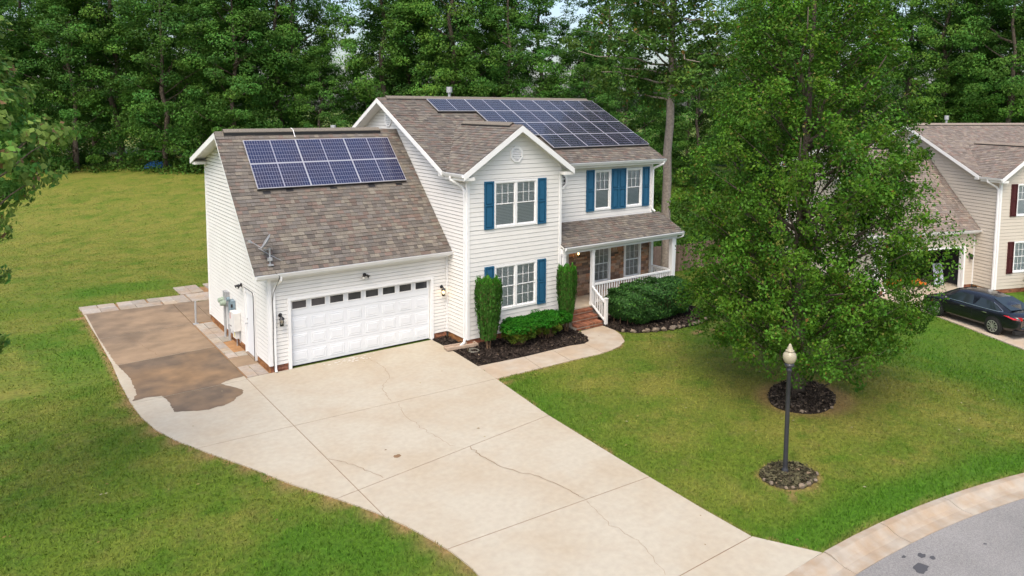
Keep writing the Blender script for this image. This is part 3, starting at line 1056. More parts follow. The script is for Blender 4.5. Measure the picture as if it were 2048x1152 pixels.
def window(parent, o, ux, n, u0, u1, z0, z1, units=1, grid=(True, True), closed=0.0, trim=.075, name='window', cols=3):
    """frame, sashes, muntins, blind and panes of a double-hung window set in a 9 cm deep opening"""
    o, ux, n = Vector(o), Vector(ux), Vector(n)
    W = bpy.data.objects.new(name, None)
    W.empty_display_size = .1
    COL.objects.link(W)
    W.parent = parent
    def bx(mb, a0, a1, b0, b1, d0, d1, mi=0):
        p = o + ux * a0 + n * d0
        q = o + ux * a1 + n * d1
        mb.box((p.x, p.y, b0), (q.x, q.y, b1), mi=mi)
    f = MB()
    bx(f, u0, u1, z1 - trim, z1, -.085, .022)
    bx(f, u0, u1, z0, z0 + trim, -.085, .028)
    bx(f, u0, u0 + trim, z0 + trim, z1 - trim, -.085, .020)
    bx(f, u1 - trim, u1, z0 + trim, z1 - trim, -.085, .020)
    a, b = u0 + trim, u1 - trim
    uw = (b - a) / units
    for k in range(1, units):
        bx(f, a + k * uw - .045, a + k * uw + .045, z0 + trim, z1 - trim, -.085, .016)
    f.obj('frame', MT['trim'], W)
    zb, zt = z0 + trim, z1 - trim
    zm = (zb + zt) / 2 + .02
    for k in range(units):
        c0 = a + k * uw + (.045 if k else 0)
        c1 = a + (k + 1) * uw - (.045 if k < units - 1 else 0)
        s = MB()
        e = .035
        for (p0, p1, dz) in ((zm - .02, zt, -.012), (zb, zm + .02, -.030)):
            bx(s, c0, c1, p1 - e, p1, dz - .025, dz)
            bx(s, c0, c1, p0, p0 + e, dz - .025, dz)
            bx(s, c0, c0 + e, p0 + e, p1 - e, dz - .025, dz)
            bx(s, c1 - e, c1, p0 + e, p1 - e, dz - .025, dz)
        s.obj('sash', MT['trim'], W)
        mu = MB()
        any_ = False
        for gi, (p0, p1, dz) in enumerate(((zm + .02, zt - e, -.018), (zb + e, zm - .02, -.036))):
            if not grid[gi]:
                continue
            any_ = True
            for i in range(1, cols):
                x = c0 + e + (c1 - c0 - 2 * e) * i / cols
                bx(mu, x - .009, x + .009, p0 + .001, p1 - .001, dz - .012, dz)
            bx(mu, c0 + e + .001, c1 - e - .001, (p0 + p1) / 2 - .009, (p0 + p1) / 2 + .009, dz - .0125, dz + .0005)
        if any_:
            mu.obj('muntin', MT['trim'], W)
        for (p0, p1, dz) in ((zm, zt - .01, -.026), (zb + .01, zm, -.044)):
            g = MB()
            P = lambda u, z: tuple(o + ux * u + n * dz + Vector((0, 0, z - o.z)))
            g.add([P(c0 + .01, p0), P(c1 - .01, p0), P(c1 - .01, p1), P(c0 + .01, p1)], [(0, 1, 2, 3)])
            g.obj('pane', MT['glass'], W)
        bl = MB()
        bx(bl, c0, c1, zb, zt, -.0885, -.0865, mi=1)  # dark sheet behind the slats stands in for the unlit room
        z = zb + .03
        while z < zt - .02:
            hgt = .022 + .026 * closed
            dep = .020 * (1 - closed) + .004
            pa = o + ux * (c0 + .006) + n * (-.062)
            pb = o + ux * (c1 - .006) + n * (-.062)
            lo = Vector((0, 0, z - o.z))
            A = [pa + lo + n * dep * .5, pb + lo + n * dep * .5, pb + lo - n * dep * .5 + Vector((0, 0, hgt)), pa + lo - n * dep * .5 + Vector((0, 0, hgt))]
            bl.add([tuple(p) for p in A], [(0, 1, 2, 3)])
            z += .052
        bl.obj('blind', [MT['blind'], MT['dark']], W)
    return W

def shutter(parent, o, ux, n, u0, u1, z0, z1, mat):
    o, ux, n = Vector(o), Vector(ux), Vector(n)
    mb = MB()
    def bx(a0, a1, b0, b1, d0, d1):
        p = o + ux * a0 + n * d0
        q = o + ux * a1 + n * d1
        mb.box((p.x, p.y, b0), (q.x, q.y, b1))
    e = .055
    zm = z0 + (z1 - z0) * .5
    bx(u0 + .001, u1 - .001, z0 + .001, z1 - .001, -.03, .004)
    for b0, b1 in ((z0, z0 + e), (zm - e / 2, zm + e / 2), (z1 - e, z1)):
        bx(u0, u1, b0, b1, .003, .042)
    bx(u0, u0 + e, z0 + e, z1 - e, .003, .0415)
    bx(u1 - e, u1, z0 + e, z1 - e, .003, .0415)
    for b0, b1 in ((z0 + e + .03, zm - e / 2 - .03), (zm + e / 2 + .03, z1 - e - .03)):
        bx(u0 + e + .035, u1 - e - .035, b0 + .005, b1 - .005, .013, .036)
    mb.obj('shutter', mat, parent)

def octagon(parent, o, ux, n, uc, zc, r, win):
    o, ux, n = Vector(o), Vector(ux), Vector(n)
    def P(u, z, d):
        q = o + ux * u + n * d
        return (q.x, q.y, z)
    N = bpy.data.objects.new('octagon_window' if win else 'gable_vent', None)
    COL.objects.link(N)
    N.parent = parent
    f = MB()
    t8 = [math.pi / 8 + k * math.pi / 4 for k in range(8)]
    for k in range(8):
        a, b = t8[k], t8[(k + 1) % 8]
        q = [(r, a), (r, b), (r * .76, b), (r * .76, a)]
        A = [P(uc + rr * math.cos(t) * .92, zc + rr * math.sin(t), -.02) for rr, t in q]
        B = [P(uc + rr * math.cos(t) * .92, zc + rr * math.sin(t), .035) for rr, t in q]
        f.hexa(A, B)
        if ux.cross(Vector((0, 0, 1))).dot(n) < 0:
            pass
    f.obj('frame', MT['trim'], N)
    back = MB()
    back.add([P(uc + r * .8 * math.cos(t) * .92, zc + r * .8 * math.sin(t), .004) for t in t8], [tuple(range(8))])
    back.obj('pane' if win else 'backing', MT['dglass'] if win else MT['grey'], N)
    if win:
        mb = MB()
        for s_ in (-.33, .33):
            a = P(uc + r * s_ * .7 - .012, zc - r * .7, .006)
            b = P(uc + r * s_ * .7 + .012, zc + r * .7, .02)
            mb.box(a, b)
            a = P(uc - r * .66, zc + r * s_ * .7 - .012, .006)
            b = P(uc + r * .66, zc + r * s_ * .7 + .012, .0205)
            mb.box(a, b)
        mb.obj('muntin', MT['trim'], N)
    else:
        for k in range(7):
            z = zc - r * .6 + k * r * .2
            hw = r * .72 * .92 * (1 if abs(z - zc) < r * .35 else .74)
            mb = MB()
            A = [P(uc - hw, z, .032), P(uc + hw, z, .032), P(uc + hw, z + r * .10, .010), P(uc - hw, z + r * .10, .010)]
            B = [P(uc - hw, z + .012, .032), P(uc + hw, z + .012, .032), P(uc + hw, z + r * .10 + .012, .010), P(uc - hw, z + r * .10 + .012, .010)]
            mb.hexa(A, B)
            mb.obj('louver', MT['trim'], N)

def bricks(parent, o, ux, n, u0, u1, z0, z1, tones, bl=.20, bh=.068, jt=.010, cuts=(), irregular=False, d0=-.06, d1=0.0, name='brick'):
    o, ux, n = Vector(o), Vector(ux), Vector(n)
    mb = MB()
    z = z0 + .004
    r = 0
    while z + .03 < z1:
        h = bh * (rnd.uniform(.75, 1.5) if irregular else 1)
        zt = min(z + h, z1)
        u = u0 + (0 if r % 2 == 0 else -bl / 2)
        while u < u1:
            L_ = bl * (rnd.uniform(.6, 1.5) if irregular else 1)
            segs = [(max(u, u0), min(u + L_, u1))]
            for c0, c1, cz0, cz1 in cuts:
                if cz0 - .01 < (z + zt) / 2 < cz1 + .01:
                    nw = []
                    for a, b in segs:
                        if b <= c0 or a >= c1:
                            nw.append((a, b))
                        else:
                            if a < c0: nw.append((a, c0))
                            if b > c1: nw.append((c1, b))
                    segs = nw
            for a, b in segs:
                if b - a > .02:
                    k = rnd.uniform(.75, 1.2)
                    c = tuple(x * k for x in rnd.choice(tones))
                    p = o + ux * a + n * d0
                    q = o + ux * b + n * (d1 + rnd.uniform(-.004, .006) * (2 if irregular else .6))
                    mb.box((p.x, p.y, z), (q.x, q.y, zt), c)
            u += L_ + jt
        z = zt + jt
        r += 1
    mb.obj(name, MT['brick'], parent, kind='stuff')

RED = [(.26, .105, .06), (.22, .085, .05), (.30, .13, .075), (.20, .09, .06)]
ORB = [(.30, .145, .06), (.26, .12, .05), (.22, .10, .05)]
STN = [(.33, .20, .12), (.25, .15, .095), (.38, .26, .175), (.19, .12, .085), (.34, .225, .16), (.14, .10, .075), (.40, .205, .115), (.29, .205, .15)]

# dimensions taken from the photograph
XM, YB, YR, ZR, ZE, OH, OHX, ZBE, OHB = 6.22, 7.06, 3.75, 7.18, 3.117, .323, .433, 6.12, .26
YW, XW, ZWE, ZWR, OHW = -1.31, 10.26, 5.88, 7.44, .333
YM, XR, ZME, ZMR, YMR, OHM = -.12, 16.28, 5.93, 8.38, 4.5, .29
ZPB, ZPF, YPF, XPR = 3.62, 2.965, -1.537, 16.70
YMB = 2 * YMR - YM
XRG = (XM + XW) / 2
EX = Vector((1, 0, 0)); EY = Vector((0, 1, 0))
NF = Vector((0, -1, 0)); NLF = Vector((-1, 0, 0))

def build_house(loc, rz, main, label, group=None):
    H = thing('house', label, 'house', loc, rz, group)
    sid = MT['siding'] if main else MT['siding_tan']
    shm = MT['blue'] if main else MT['maroon']
    tones = SH_T if main else SH_TN
    dmain = 'main'
    sg = (ZR - ZE) / (YR + OH)            # garage front slope
    sb = (ZR - ZBE) / (YB + OHB - YR)     # garage back slope
    sw = (ZWR - ZWE) / (XRG - XM + OHW)
    sm = (ZMR - ZME) / (YMR - YM + OHM)
    vt = .10
    # --- wall bodies
    class Pieces:                        # each call makes one part of its own
        def __init__(s, name, mat):
            s.n, s.m, s.p = name, mat, H
        def box(s, *a):
            MB().box(*a).obj(s.n, s.m, H)
            return s
        def hexa(s, *a):
            MB().hexa(*a).obj(s.n, s.m, H)
            return s
    wl = Pieces('wall', MT['wall'])
    wl.box((.09, .09, .0), (.67, .25, ZE - .2)); wl.box((5.56, .09, 0), (XM - .02, .25, ZE - .2)); wl.box((.67, .09, 2.13), (5.56, .25, ZE - .2))
    yA = lambda z: (z + vt - ZE) / sg - OH
    pl = [(0.09, 0.0), (YB, 0.0), (YB, ZR - vt - sb * (YB - YR) - .02), (YR, ZR - vt - .02), (.09, ZE - vt + sg * (.09 + OH) - .02)]
    wl.hexa([(.25, y, z) for y, z in pl], [(.09, y, z) for y, z in pl])
    wl.box((0.09, YB - .15, 0), (XM, YB, 6.0))
    # main left wall, right wall, front and rear walls
    pm = [(YM + .09, 0), (YMB, 0), (YMB, ZME - vt), (YMR, ZMR - vt - .05), (YM + .09, ZME - vt + .1)]
    wl.hexa([(XM + .25, y, z) for y, z in pm], [(XM + .09, y, z) for y, z in pm])
    wl.hexa([(XR - .20, y, z) for y, z in pm], [(XR, y, z) for y, z in pm])
    wl.box((XM + .25, YMB - .2, 0), (XR - .2, YMB - .01, ZME - vt))
    wl.box((XW - .25, YM + .09, 0), (XR - .2, YM + .25, ZME - .12))
    # wing
    wl.box((XM + .09, YW + .25, 0), (XM + .25, YM + .09, ZWE - .12))
    wl.box((XW - .2, YW + .25, 0), (XW, YM + .09, ZWE - .12))
    pw = [(XM + .09, 0), (XW, 0), (XW, ZWE - vt + sw * OHW - .03), (XRG, ZWR - vt - .05), (XM + .09, ZWE - vt + sw * (OHW + .09) - .03)]
    wl.hexa([(x, YW + .25, z) for x, z in pw], [(x, YW + .09, z) for x, z in pw])
    # --- siding
    Z0 = .20
    E1, E2, E3 = .118, .155, .127
    if not main:
        E1 = E2 = E3 = .17
    # garage left
    dcut = [(1.30, 2.44, -.1, 2.16)] if main else []
    def ivL(z):
        a = max(0.0, yA(z))
        b = YB if z < ZR - vt - sb * (YB - YR) else YR + (ZR - vt - z) / sb
        return [(a, b)] if b > a else []
    wall_boards(H, (0, 0, 0), EY, NLF, Z0, ZR - vt - .01, E3, ivL, sid, dcut, groove=.023)
    # garage front
    wall_boards(H, (0, 0, 0), EX, NF, Z0, ZE - .16, E1, lambda z: [(0, XM - .02)], sid, [(.57, 5.66, -.1, 2.23)], groove=.0115)
    # main left wall incl. wing side
    def ivM(z):
        a = YW if z < ZWE - .1 else max(YM - .0, YM - OHM + (z + vt - ZME) / sm)
        b = YMB if z < ZME - .1 else 2 * YMR - (YM - OHM + (z + vt - ZME) / sm)
        out = []
        if z < ZR + .05:
            f = (z - ZE) / sg - OH if z > ZE - .1 else -.02
            if f > a:
                out.append((a, min(f, b)))
            bk = YB if z < ZBE + .1 else YR + (ZR - z) / sb
            if bk < b and z > ZBE:
                out.append((bk, b))
            return out
        return [(a, b)] if b > a else []
    wall_boards(H, (XM, 0, 0), EY, NLF, Z0, ZMR - vt - .01, E3, ivM, sid, groove=.017)
    # wing front
    def ivW(z):
        if z < ZWE - vt + sw * OHW:
            return [(XM, XW)]
        d = (ZWR - vt - z) / sw
        return [(XRG - d, XRG + d)] if d > 0 else []
    wall_boards(H, (0, YW, 0), EX, NF, Z0, ZWR - vt - .01, E2, ivW, sid, [(7.28, 9.17, 3.90, 5.56), (7.30, 9.17, 1.00, 2.63)])
    # main upper front
    wall_boards(H, (0, YM, 0), EX, NF, ZPB + .05, ZME - .12, E2, lambda z: [(XW, XR)], sid, [(12.95, 13.88, 3.93, 5.58), (14.71, 15.66, 3.93, 5.58)])
    # corner posts
    cp = Pieces('corner_trim', MT['trim'])
    for (x0, y0, x1, y1, zt) in ((-.018, -.020, .085, .085, ZE - .12), (-.018, YB - .08, .05, YB + .018, 6.0), (XM - .018, YW - .020, XM + .085, YW + .085, ZWE - .12),
                                 (XW - .085, YW - .020, XW + .018, YW + .09, ZWE - .12), (XR - .085, YM - .020, XR + .018, YM + .08, ZME - .1)):
        cp.box((x0, y0, Z0 if x0 < XR - 1 else ZPB), (x1, y1, zt))
    cp.box((XM - .045, -.040, Z0), (XM - .0, .0, ZE - .2))
    # foundation
    fd = Pieces('foundation', MT['mortar'])
    fd.box((.06, .06, -.1), (.57, .25, .2)); fd.box((5.66, .06, -.1), (XM, .25, .2)); fd.box((.06, .26, -.1), (.25, YB, .2))
    fd.box((XM + .06, YW + .06, -.1), (XW - .06, YW + .25, .2)); fd.box((XM + .06, YW + .26, -.1), (XM + .25, -.0, .2))
    bricks(H, (0, 0, 0), EX, NF, 0.03, .565, -.04, .197, RED, d1=-.02)
    bricks(H, (0, 0, 0), EX, NF, 5.665, XM - .03, -.04, .197, RED, d1=-.02)
    bricks(H, (0, 0, 0), EY, NLF, 0.03, YB, -.04, .197, ORB, d1=-.02, cuts=[(1.30, 2.44, -.1, .3)])
    bricks(H, (XM, 0, 0), EY, NLF, YW + .03, -.03, -.04, .197, ORB, d1=-.02)
    bricks(H, (0, YW, 0), EX, NF, XM + .03, XW - .03, -.04, .197, RED, d1=-.02)
    # --- roofs
    slope_len = lambda a, b: math.hypot(a, b)
    dk = Pieces('roof_deck', MT['soffit'])
    gN = Vector((0, -sg, 1)); gB = Vector((0, sb, 1))
    slab3(dk, [(-OHX, -OH, ZE), (XM, -OH, ZE), (XM, YR, ZR), (-OHX, YR, ZR)], gN, .10)
    slab3(dk, [(-OHX, YB + OHB, ZBE), (XM, YB + OHB, ZBE), (XM, YR, ZR), (-OHX, YR, ZR)], gB, .10)
    x0, x1 = XM - OHX, XR + OHX
    slab3(dk, [(x0, YM - OHM, ZME), (x1, YM - OHM, ZME), (x1, YMR, ZMR), (x0, YMR, ZMR)], (0, -sm, 1), .10)
    slab3(dk, [(x0, YMB + OHM, ZME), (x1, YMB + OHM, ZME), (x1, YMR, ZMR), (x0, YMR, ZMR)], (0, sm, 1), .10)
    yv = YM - OHM + (ZWR - ZME) / sm      # wing ridge meets the main slope
    yv0 = YM - OHM + (ZWE - ZME) / sm
    wx0, wx1, wy = XM - OHW, XW + OHW, YW - OHW
    slab3(dk, [(wx0, wy, ZWE), (XRG, wy, ZWR), (XRG, yv, ZWR), (wx0, yv0, ZWE)], (-sw, 0, 1), .10)
    slab3(dk, [(wx1, wy, ZWE), (XRG, wy, ZWR), (XRG, yv, ZWR), (wx1, yv0, ZWE)], (sw, 0, 1), .10)
    slab3(dk, [(XW + .001, YPF, ZPF), (XPR, YPF, ZPF), (XPR, YM, ZPB), (XW + .001, YM, ZPB)], (0, -(ZPB - ZPF) / (YM - YPF), 1), .09)
    # shingles, garage front first: its lower courses are separate pieces
    gl = slope_len(ZR - ZE, YR + OH)
    shingle_roof(H, (-OHX - .05, -OH - .02, ZE - .02), (1, 0, 0), (0, YR + OH, ZR - ZE), gl + .02, lambda t: [(0, XM + OHX + .045)], tones, 300 if main else 0)
    shingle_roof(H, (-OHX - .015, YB + OHB, ZBE), (1, 0, 0), (0, -(YB + OHB - YR), ZR - ZBE), slope_len(ZR - ZBE, YB + OHB - YR), lambda t: [(0, XM + OHX + .01)], tones, expo=.4)
    ml = slope_len(ZMR - ZME, YMR - YM + OHM)
    cosm = (YMR - YM + OHM) / ml
    def ivR(t):
        y = YM - OHM + t * cosm
        a, b = 0, x1 - x0 + .03
        if y < yv:
            hwid = (XRG - wx0) * (yv - y) / (yv - yv0)
            l, r = XRG - hwid - (x0 - .015), XRG + hwid - (x0 - .015)
            return [(a, max(l, a + .03)), (r, b)]
        return [(a, b)]
    shingle_roof(H, (x0 - .015, YM - OHM - .02, ZME - .01), (1, 0, 0), (0, YMR - YM + OHM, ZMR - ZME), ml + .02, ivR, tones)
    shingle_roof(H, (x0 - .015, YMB + OHM, ZME), (1, 0, 0), (0, -(YMR - YM + OHM), ZMR - ZME), ml, lambda t: [(0, x1 - x0 + .03)], tones, expo=.4)
    wlen = slope_len(ZWR - ZWE, XRG - wx0)
    cosw = (XRG - wx0) / wlen
    ivwing = lambda t: [(0, (yv0 + (yv - yv0) * min(1, max(0, t * cosw / (XRG - wx0)))) - wy + .03)]
    shingle_roof(H, (wx0 - .02, wy - .015, ZWE - .013), (0, 1, 0), (XRG - wx0, 0, ZWR - ZWE), wlen + .02, ivwing, tones)
    shingle_roof(H, (wx1 + .02, wy - .015, ZWE - .013), (0, 1, 0), (-(XRG - wx0), 0, ZWR - ZWE), wlen + .02, ivwing, tones)
    pll = slope_len(ZPB - ZPF, YM - YPF)
    shingle_roof(H, (XW + .004, YPF - .02, ZPF - .008), (1, 0, 0), (0, YM - YPF, ZPB - ZPF), pll + .01, lambda t: [(0, XPR - XW + .01)], tones)
    # ridge vents
    for (a, b, hw, nm) in (((-OHX + .25, YR, ZR), (XM - .75, YR, ZR), (0, .16, 0), 'r'), ((x0 + .35, YMR, ZMR), (x1 - .15, YMR, ZMR), (0, .16, 0), 'r'), ((XRG, wy + .55, ZWR), (XRG, yv - .55, ZWR), (.15, 0, 0), 'r')):
        a, b, hw = Vector(a), Vector(b), Vector(hw)
        mb = MB()
        dz = hw.length * (.55 if hw.y == 0 else .5)
        up = Vector((0, 0, .078))
        th = Vector((0, 0, .022))
        for s_ in (-1, 1):
            q = [a + up + Vector((0, 0, .02)), b + up + Vector((0, 0, .02)), b + hw * s_ + up - Vector((0, 0, dz)), a + hw * s_ + up - Vector((0, 0, dz))]
            A, B = [p - th for p in q], q
            nrm = (q[1] - q[0]).cross(q[2] - q[0])
            if nrm.z < 0:
                A, B = A[::-1], B[::-1]
            mb.hexa([tuple(p) for p in A], [tuple(p) for p in B], tones[1])
        mb.obj('ridge_cap', MT['shingle'], H)
        kk = MB()
        kk.hexa([tuple(a - hw * .97 + Vector((0, 0, -dz * 1.6))), tuple(b - hw * .97 + Vector((0, 0, -dz * 1.6))), tuple(b + hw * .97 + Vector((0, 0, -dz * 1.6))), tuple(a + hw * .97 + Vector((0, 0, -dz * 1.6)))],
                [tuple(a - hw * .97 + up - Vector((0, 0, dz + .02))), tuple(b - hw * .97 + up - Vector((0, 0, dz + .02))), tuple(b + hw * .97 + up - Vector((0, 0, dz + .02))), tuple(a + hw * .97 + up - Vector((0, 0, dz + .02)))])
        kk.obj('vent_strip', MT['black'], H)
    # ridge cap remainder (full length, thin)
    mb = MB()
    for a, b, d_, k in (((-OHX, YR, ZR + .012), (XM, YR, ZR + .012), (0, .12, 0), (sg, sb)), ((x0, YMR, ZMR + .012), (x1, YMR, ZMR + .012), (0, .12, 0), (sm, sm)), ((XRG, wy, ZWR + .012), (XRG, yv, ZWR + .012), (.12, 0, 0), (sw, sw))):
        a, b, d_ = Vector(a), Vector(b), Vector(d_)
        L_ = (b - a).length
        nn = int(L_ / .2)
        for i in range(nn):
            p, q = a.lerp(b, i / nn), a.lerp(b, (i + 1) / nn - .004 / L_)
            c = rnd.choice(tones)
            for s_, kk in ((-1, k[0]), (1, k[1])):
                dd = d_ * s_ - Vector((0, 0, d_.length * kk))
                Q = [p, q, q + dd, p + dd]
                if (Q[1] - Q[0]).cross(Q[2] - Q[0]).z < 0:
                    Q = Q[::-1]
                mb.hexa([tuple(v + Vector((0, 0, -.004))) for v in Q], [tuple(v + Vector((0, 0, .012))) for v in Q], c)
    mb.obj('ridge_shingle', MT['shingle'], H, kind='stuff')
    # rake boards
    rb = Pieces('rake_board', MT['trim'])
    def rake(p, q, out, hgt=.17, th=.03, drop=.012):
        p, q, out = Vector(p), Vector(q), Vector(out)
        d = Vector((0, 0, -drop))
        A = [p + d, q + d, q + d - Vector((0, 0, hgt)), p + d - Vector((0, 0, hgt))]
        B = [v + out * th for v in A]
        if (A[1] - A[0]).cross(A[2] - A[0]).dot(out) < 0:
            A, B = A[::-1], B[::-1]
        rb.hexa([tuple(v) for v in A], [tuple(v) for v in B])
    rake((-OHX, -OH, ZE), (-OHX, YR, ZR), (-1, 0, 0)); rake((-OHX, YR, ZR), (-OHX, YB + OHB, ZBE), (-1, 0, 0), .2)
    for xx, oo in ((x0, -1), (x1, 1)):
        rake((xx, YM - OHM, ZME), (xx, YMR, ZMR), (oo, 0, 0)); rake((xx, YMR, ZMR), (xx, YMB + OHM, ZME), (oo, 0, 0))
    rake((wx0, wy, ZWE), (XRG, wy, ZWR), (0, -1, 0), .21); rake((XRG, wy, ZWR), (wx1, wy, ZWE), (0, -1, 0), .21)
    rake((XPR, YPF, ZPF), (XPR, YM, ZPB), (1, 0, 0), .13)
    # frieze lines under the gables
    # eave boxes (returns), soffits and fascias
    ev = Pieces('soffit', MT['soffit'])
    ev.box((wx0 + .01, wy + .01, ZWE - .24), (XM + .10, YW - .022, ZWE - .13)); ev.box((XW - .10, wy + .01, ZWE - .24), (wx1 - .01, YW - .022, ZWE - .13))
    ev.box((wx0 + .01, YW - .02, ZWE - .24), (XM - .004, YM - OHM, ZWE - .13))
    ev.box((XW + .02, YM - OHM + .02, ZME - .22), (x1 - .05, YM - .004, ZME - .11))
    ev.box((-OHX + .02, -OH + .02, ZE - .19), (XM - .05, -.004, ZE - .10)); ev.box((-OHX + .02, -.002, ZE - .19), (-.022, .12, ZE - .10))
    ev.box((-OHX + .02, YB + .02, ZBE - .22), (XM - .05, YB + OHB - .02, ZBE - .10)); ev.box((-OHX + .02, YB - .25, ZBE - .22), (-.022, YB + .018, ZBE - .12))
    ev.box((XM - OHX + .02, YM - OHM + .02, ZME - .22), (XM - .004, YM - .002, ZME - .11))
    # gutters
    gt = Pieces('gutter', MT['trim'])
    def gutter(a, b, out):
        a, b, out = Vector(a), Vector(b), Vector(out)
        prof = [(0, -.115), (.06, -.115), (.095, -.05), (.115, -.01), (.115, 0.0), (.105, 0.0), (.085, -.045), (.055, -.10), (0.006, -.10), (.006, 0), (0, 0)]
        A = [a + out * p + Vector((0, 0, z)) for p, z in prof]
        B = [b + out * p + Vector((0, 0, z)) for p, z in prof]
        d = (b - a).normalized()
        if (Vector((0, 0, 1)).cross(out)).dot(d) < 0:
            A, B = [v for v in A], [v for v in B]
        gt.hexa([tuple(v) for v in A], [tuple(v) for v in B])
    gutter((-OHX, -OH - .005, ZE - .012), (XM + .04, -OH - .005, ZE - .012), (0, -1, 0))
    gutter((wx0 - .005, wy, ZWE - .015), (wx0 - .005, YM - OHM + .02, ZWE - .015), (-1, 0, 0))
    gutter((wx1 + .02, YM - OHM - .005, ZME - .015), (x1, YM - OHM - .005, ZME - .015), (0, -1, 0))
    gutter((XW + .02, YPF - .005, ZPF - .015), (XPR, YPF - .005, ZPF - .015), (0, -1, 0))
    gutter((-OHX, YB + OHB + .005, ZBE - .015), (XM, YB + OHB + .005, ZBE - .015), (0, 1, 0))
    # downspouts
    def spout(pts, hw=.036, hd=.03):
        mb = MB()
        mb.tube(pts, .047, 4)
        mb.obj('downspout', MT['trim'], H)
    spout([(.27, -OH - .06, ZE - .12), (.27, -OH - .05, ZE - .22), (.20, -.10, ZE - .42), (.15, -.055, ZE - .55), (.15, -.055, .10), (.15, -.12, .03)])
    spout([(wx0 - .06, YW + .45, ZWE - .12), (wx0 - .05, YW + .43, ZWE - .24), (XM - .08, YW + .18, ZWE - .48), (XM - .06, YW + .08, ZWE - .62), (XM - .06, YW + .08, .24), (XM - .10, YW + .05, .12), (XM - .28, YW - .02, .07)])
    spout([(XR + .30, YM - OHM - .06, ZME - .12), (XR + .28, YM - OHM - .06, ZME - .22), (XR - .02, YM - .10, ZME - .40), (XR - .04, YM - .06, ZME - .5), (XR - .04, YM - .06, ZPB + .16), (XR - .02, YM - .2, ZPB + .06)])
    spout([(XPR - .06, YPF - .06, ZPF - .12), (XPR - .08, YPF - .05, ZPF - .2), (XR + .14, YPF + .19, ZPF - .32), (XR + .10, YPF + .22, .2)])
    # --- openings
    window(H, (0, YW, 0), EX, NF, 7.29, 9.16, 3.91, 5.55, 2, (True, False), .85)
    window(H, (0, YW, 0), EX, NF, 7.31, 9.16, 1.01, 2.62, 2, (True, True), .75)
    for a, b in ((6.89, 7.28), (9.17, 9.55)):
        shutter(H, (0, YW, 0), EX, NF, a, b, 3.91, 5.55, shm)
        shutter(H, (0, YW, 0), EX, NF, a + .015, b + .01, .98, 2.62, shm)
    window(H, (0, YM, 0), EX, NF, 12.96, 13.87, 3.94, 5.57, 1, (True, False), .85)
    window(H, (0, YM, 0), EX, NF, 14.72, 15.65, 3.94, 5.57, 1, (True, False), .85)
    for a, b in ((12.53, 12.95), (13.885, 14.285), (14.295, 14.70), (15.665, 16.07)):
        shutter(H, (0, YM, 0), EX, NF, a, b, 3.93, 5.59, shm)
    octagon(H, (0, YM, 0), EX, NF, 11.24, 5.23, .34, True)
    octagon(H, (0, YW, 0), EX, NF, 8.24, 6.43, .30, False)
    octagon(H, (XM, 0, 0), EY, NLF, 4.42, 7.58, .33, False)
    # --- garage opening
    tr = Pieces('garage_trim', MT['trim'])
    tr.box((.57, -.028, .0), (.668, .12, 2.23)); tr.box((5.562, -.028, .0), (5.66, .12, 2.23)); tr.box((.668, -.026, 2.13), (5.562, .12, 2.228))
    tr.box((.57, .125, 0.0), (.69, .24, 2.13)); tr.box((5.54, .125, 0), (5.66, .24, 2.13))
    if main:
        D = bpy.data.objects.new('garage_door', None)
        COL.objects.link(D)
        D.parent = H
        a, b = .672, 5.558
        hs = 2.10 / 4
        for r in range(4):
            s = MB()
            s.box((a, .135, .025 + r * hs + .003), (b, .17, .025 + (r + 1) * hs - .003))
            s.obj('door_section', MT['door_white'], D)
            cw = (b - a) / 8
            for k in range(8):
                c0, c1 = a + k * cw + .065, a + (k + 1) * cw - .065
                if r < 3:
                    z0, z1 = .025 + r * hs + .09, .025 + (r + 1) * hs - .09
                    p = MB()
                    e = .035
                    y0, y1, y2 = .134, .1225, .129
                    V = [(c0, y0, z0), (c1, y0, z0), (c1, y0, z1), (c0, y0, z1)]
                    i1 = .018
                    V += [(c0 + i1, y1, z0 + i1), (c1 - i1, y1, z0 + i1), (c1 - i1, y1, z1 - i1), (c0 + i1, y1, z1 - i1)]
                    i2 = .04
                    V += [(c0 + i2, y2, z0 + i2), (c1 - i2, y2, z0 + i2), (c1 - i2, y2, z1 - i2), (c0 + i2, y2, z1 - i2)]
                    i3 = .075
                    V += [(c0 + i3, y1 - .002, z0 + i3), (c1 - i3, y1 - .002, z0 + i3), (c1 - i3, y1 - .002, z1 - i3), (c0 + i3, y1 - .002, z1 - i3)]
                    F = []
                    for l in range(3):
                        for q in range(4):
                            F.append((l * 4 + q, l * 4 + (q + 1) % 4, (l + 1) * 4 + (q + 1) % 4, (l + 1) * 4 + q))
                    F.append((12, 13, 14, 15))
                    p.add(V, F)
                    p.obj('raised_panel', MT['door_white'], D)
                else:
                    z0, z1 = 1.80, 2.085
                    p = MB()
                    p.box((c0 - .01, .115, z0), (c1 + .01, .134, z0 + .028)); p.box((c0 - .01, .115, z1 - .028), (c1 + .01, .134, z1))
                    p.box((c0 - .01, .115, z0 + .028), (c0 + .02, .134, z1 - .028)); p.box((c1 - .02, .115, z0 + .028), (c1 + .01, .134, z1 - .028))
                    p.obj('window_frame', MT['trim'], D)
                    g = MB()
                    g.add([(c0 + .015, .128, z0 + .02), (c1 - .015, .128, z0 + .02), (c1 - .015, .128, z1 - .02), (c0 + .015, .128, z1 - .02)], [(0, 1, 2, 3)])
                    g.obj('window_pane', MT['dglass'], D)
        MB().box((a, .13, .003), (b, .168, .024)).obj('door_seal', MT['black'], D)
        # side door on the left wall
        S = bpy.data.objects.new('side_door', None)
        COL.objects.link(S)
        S.parent = H
        f = MB()
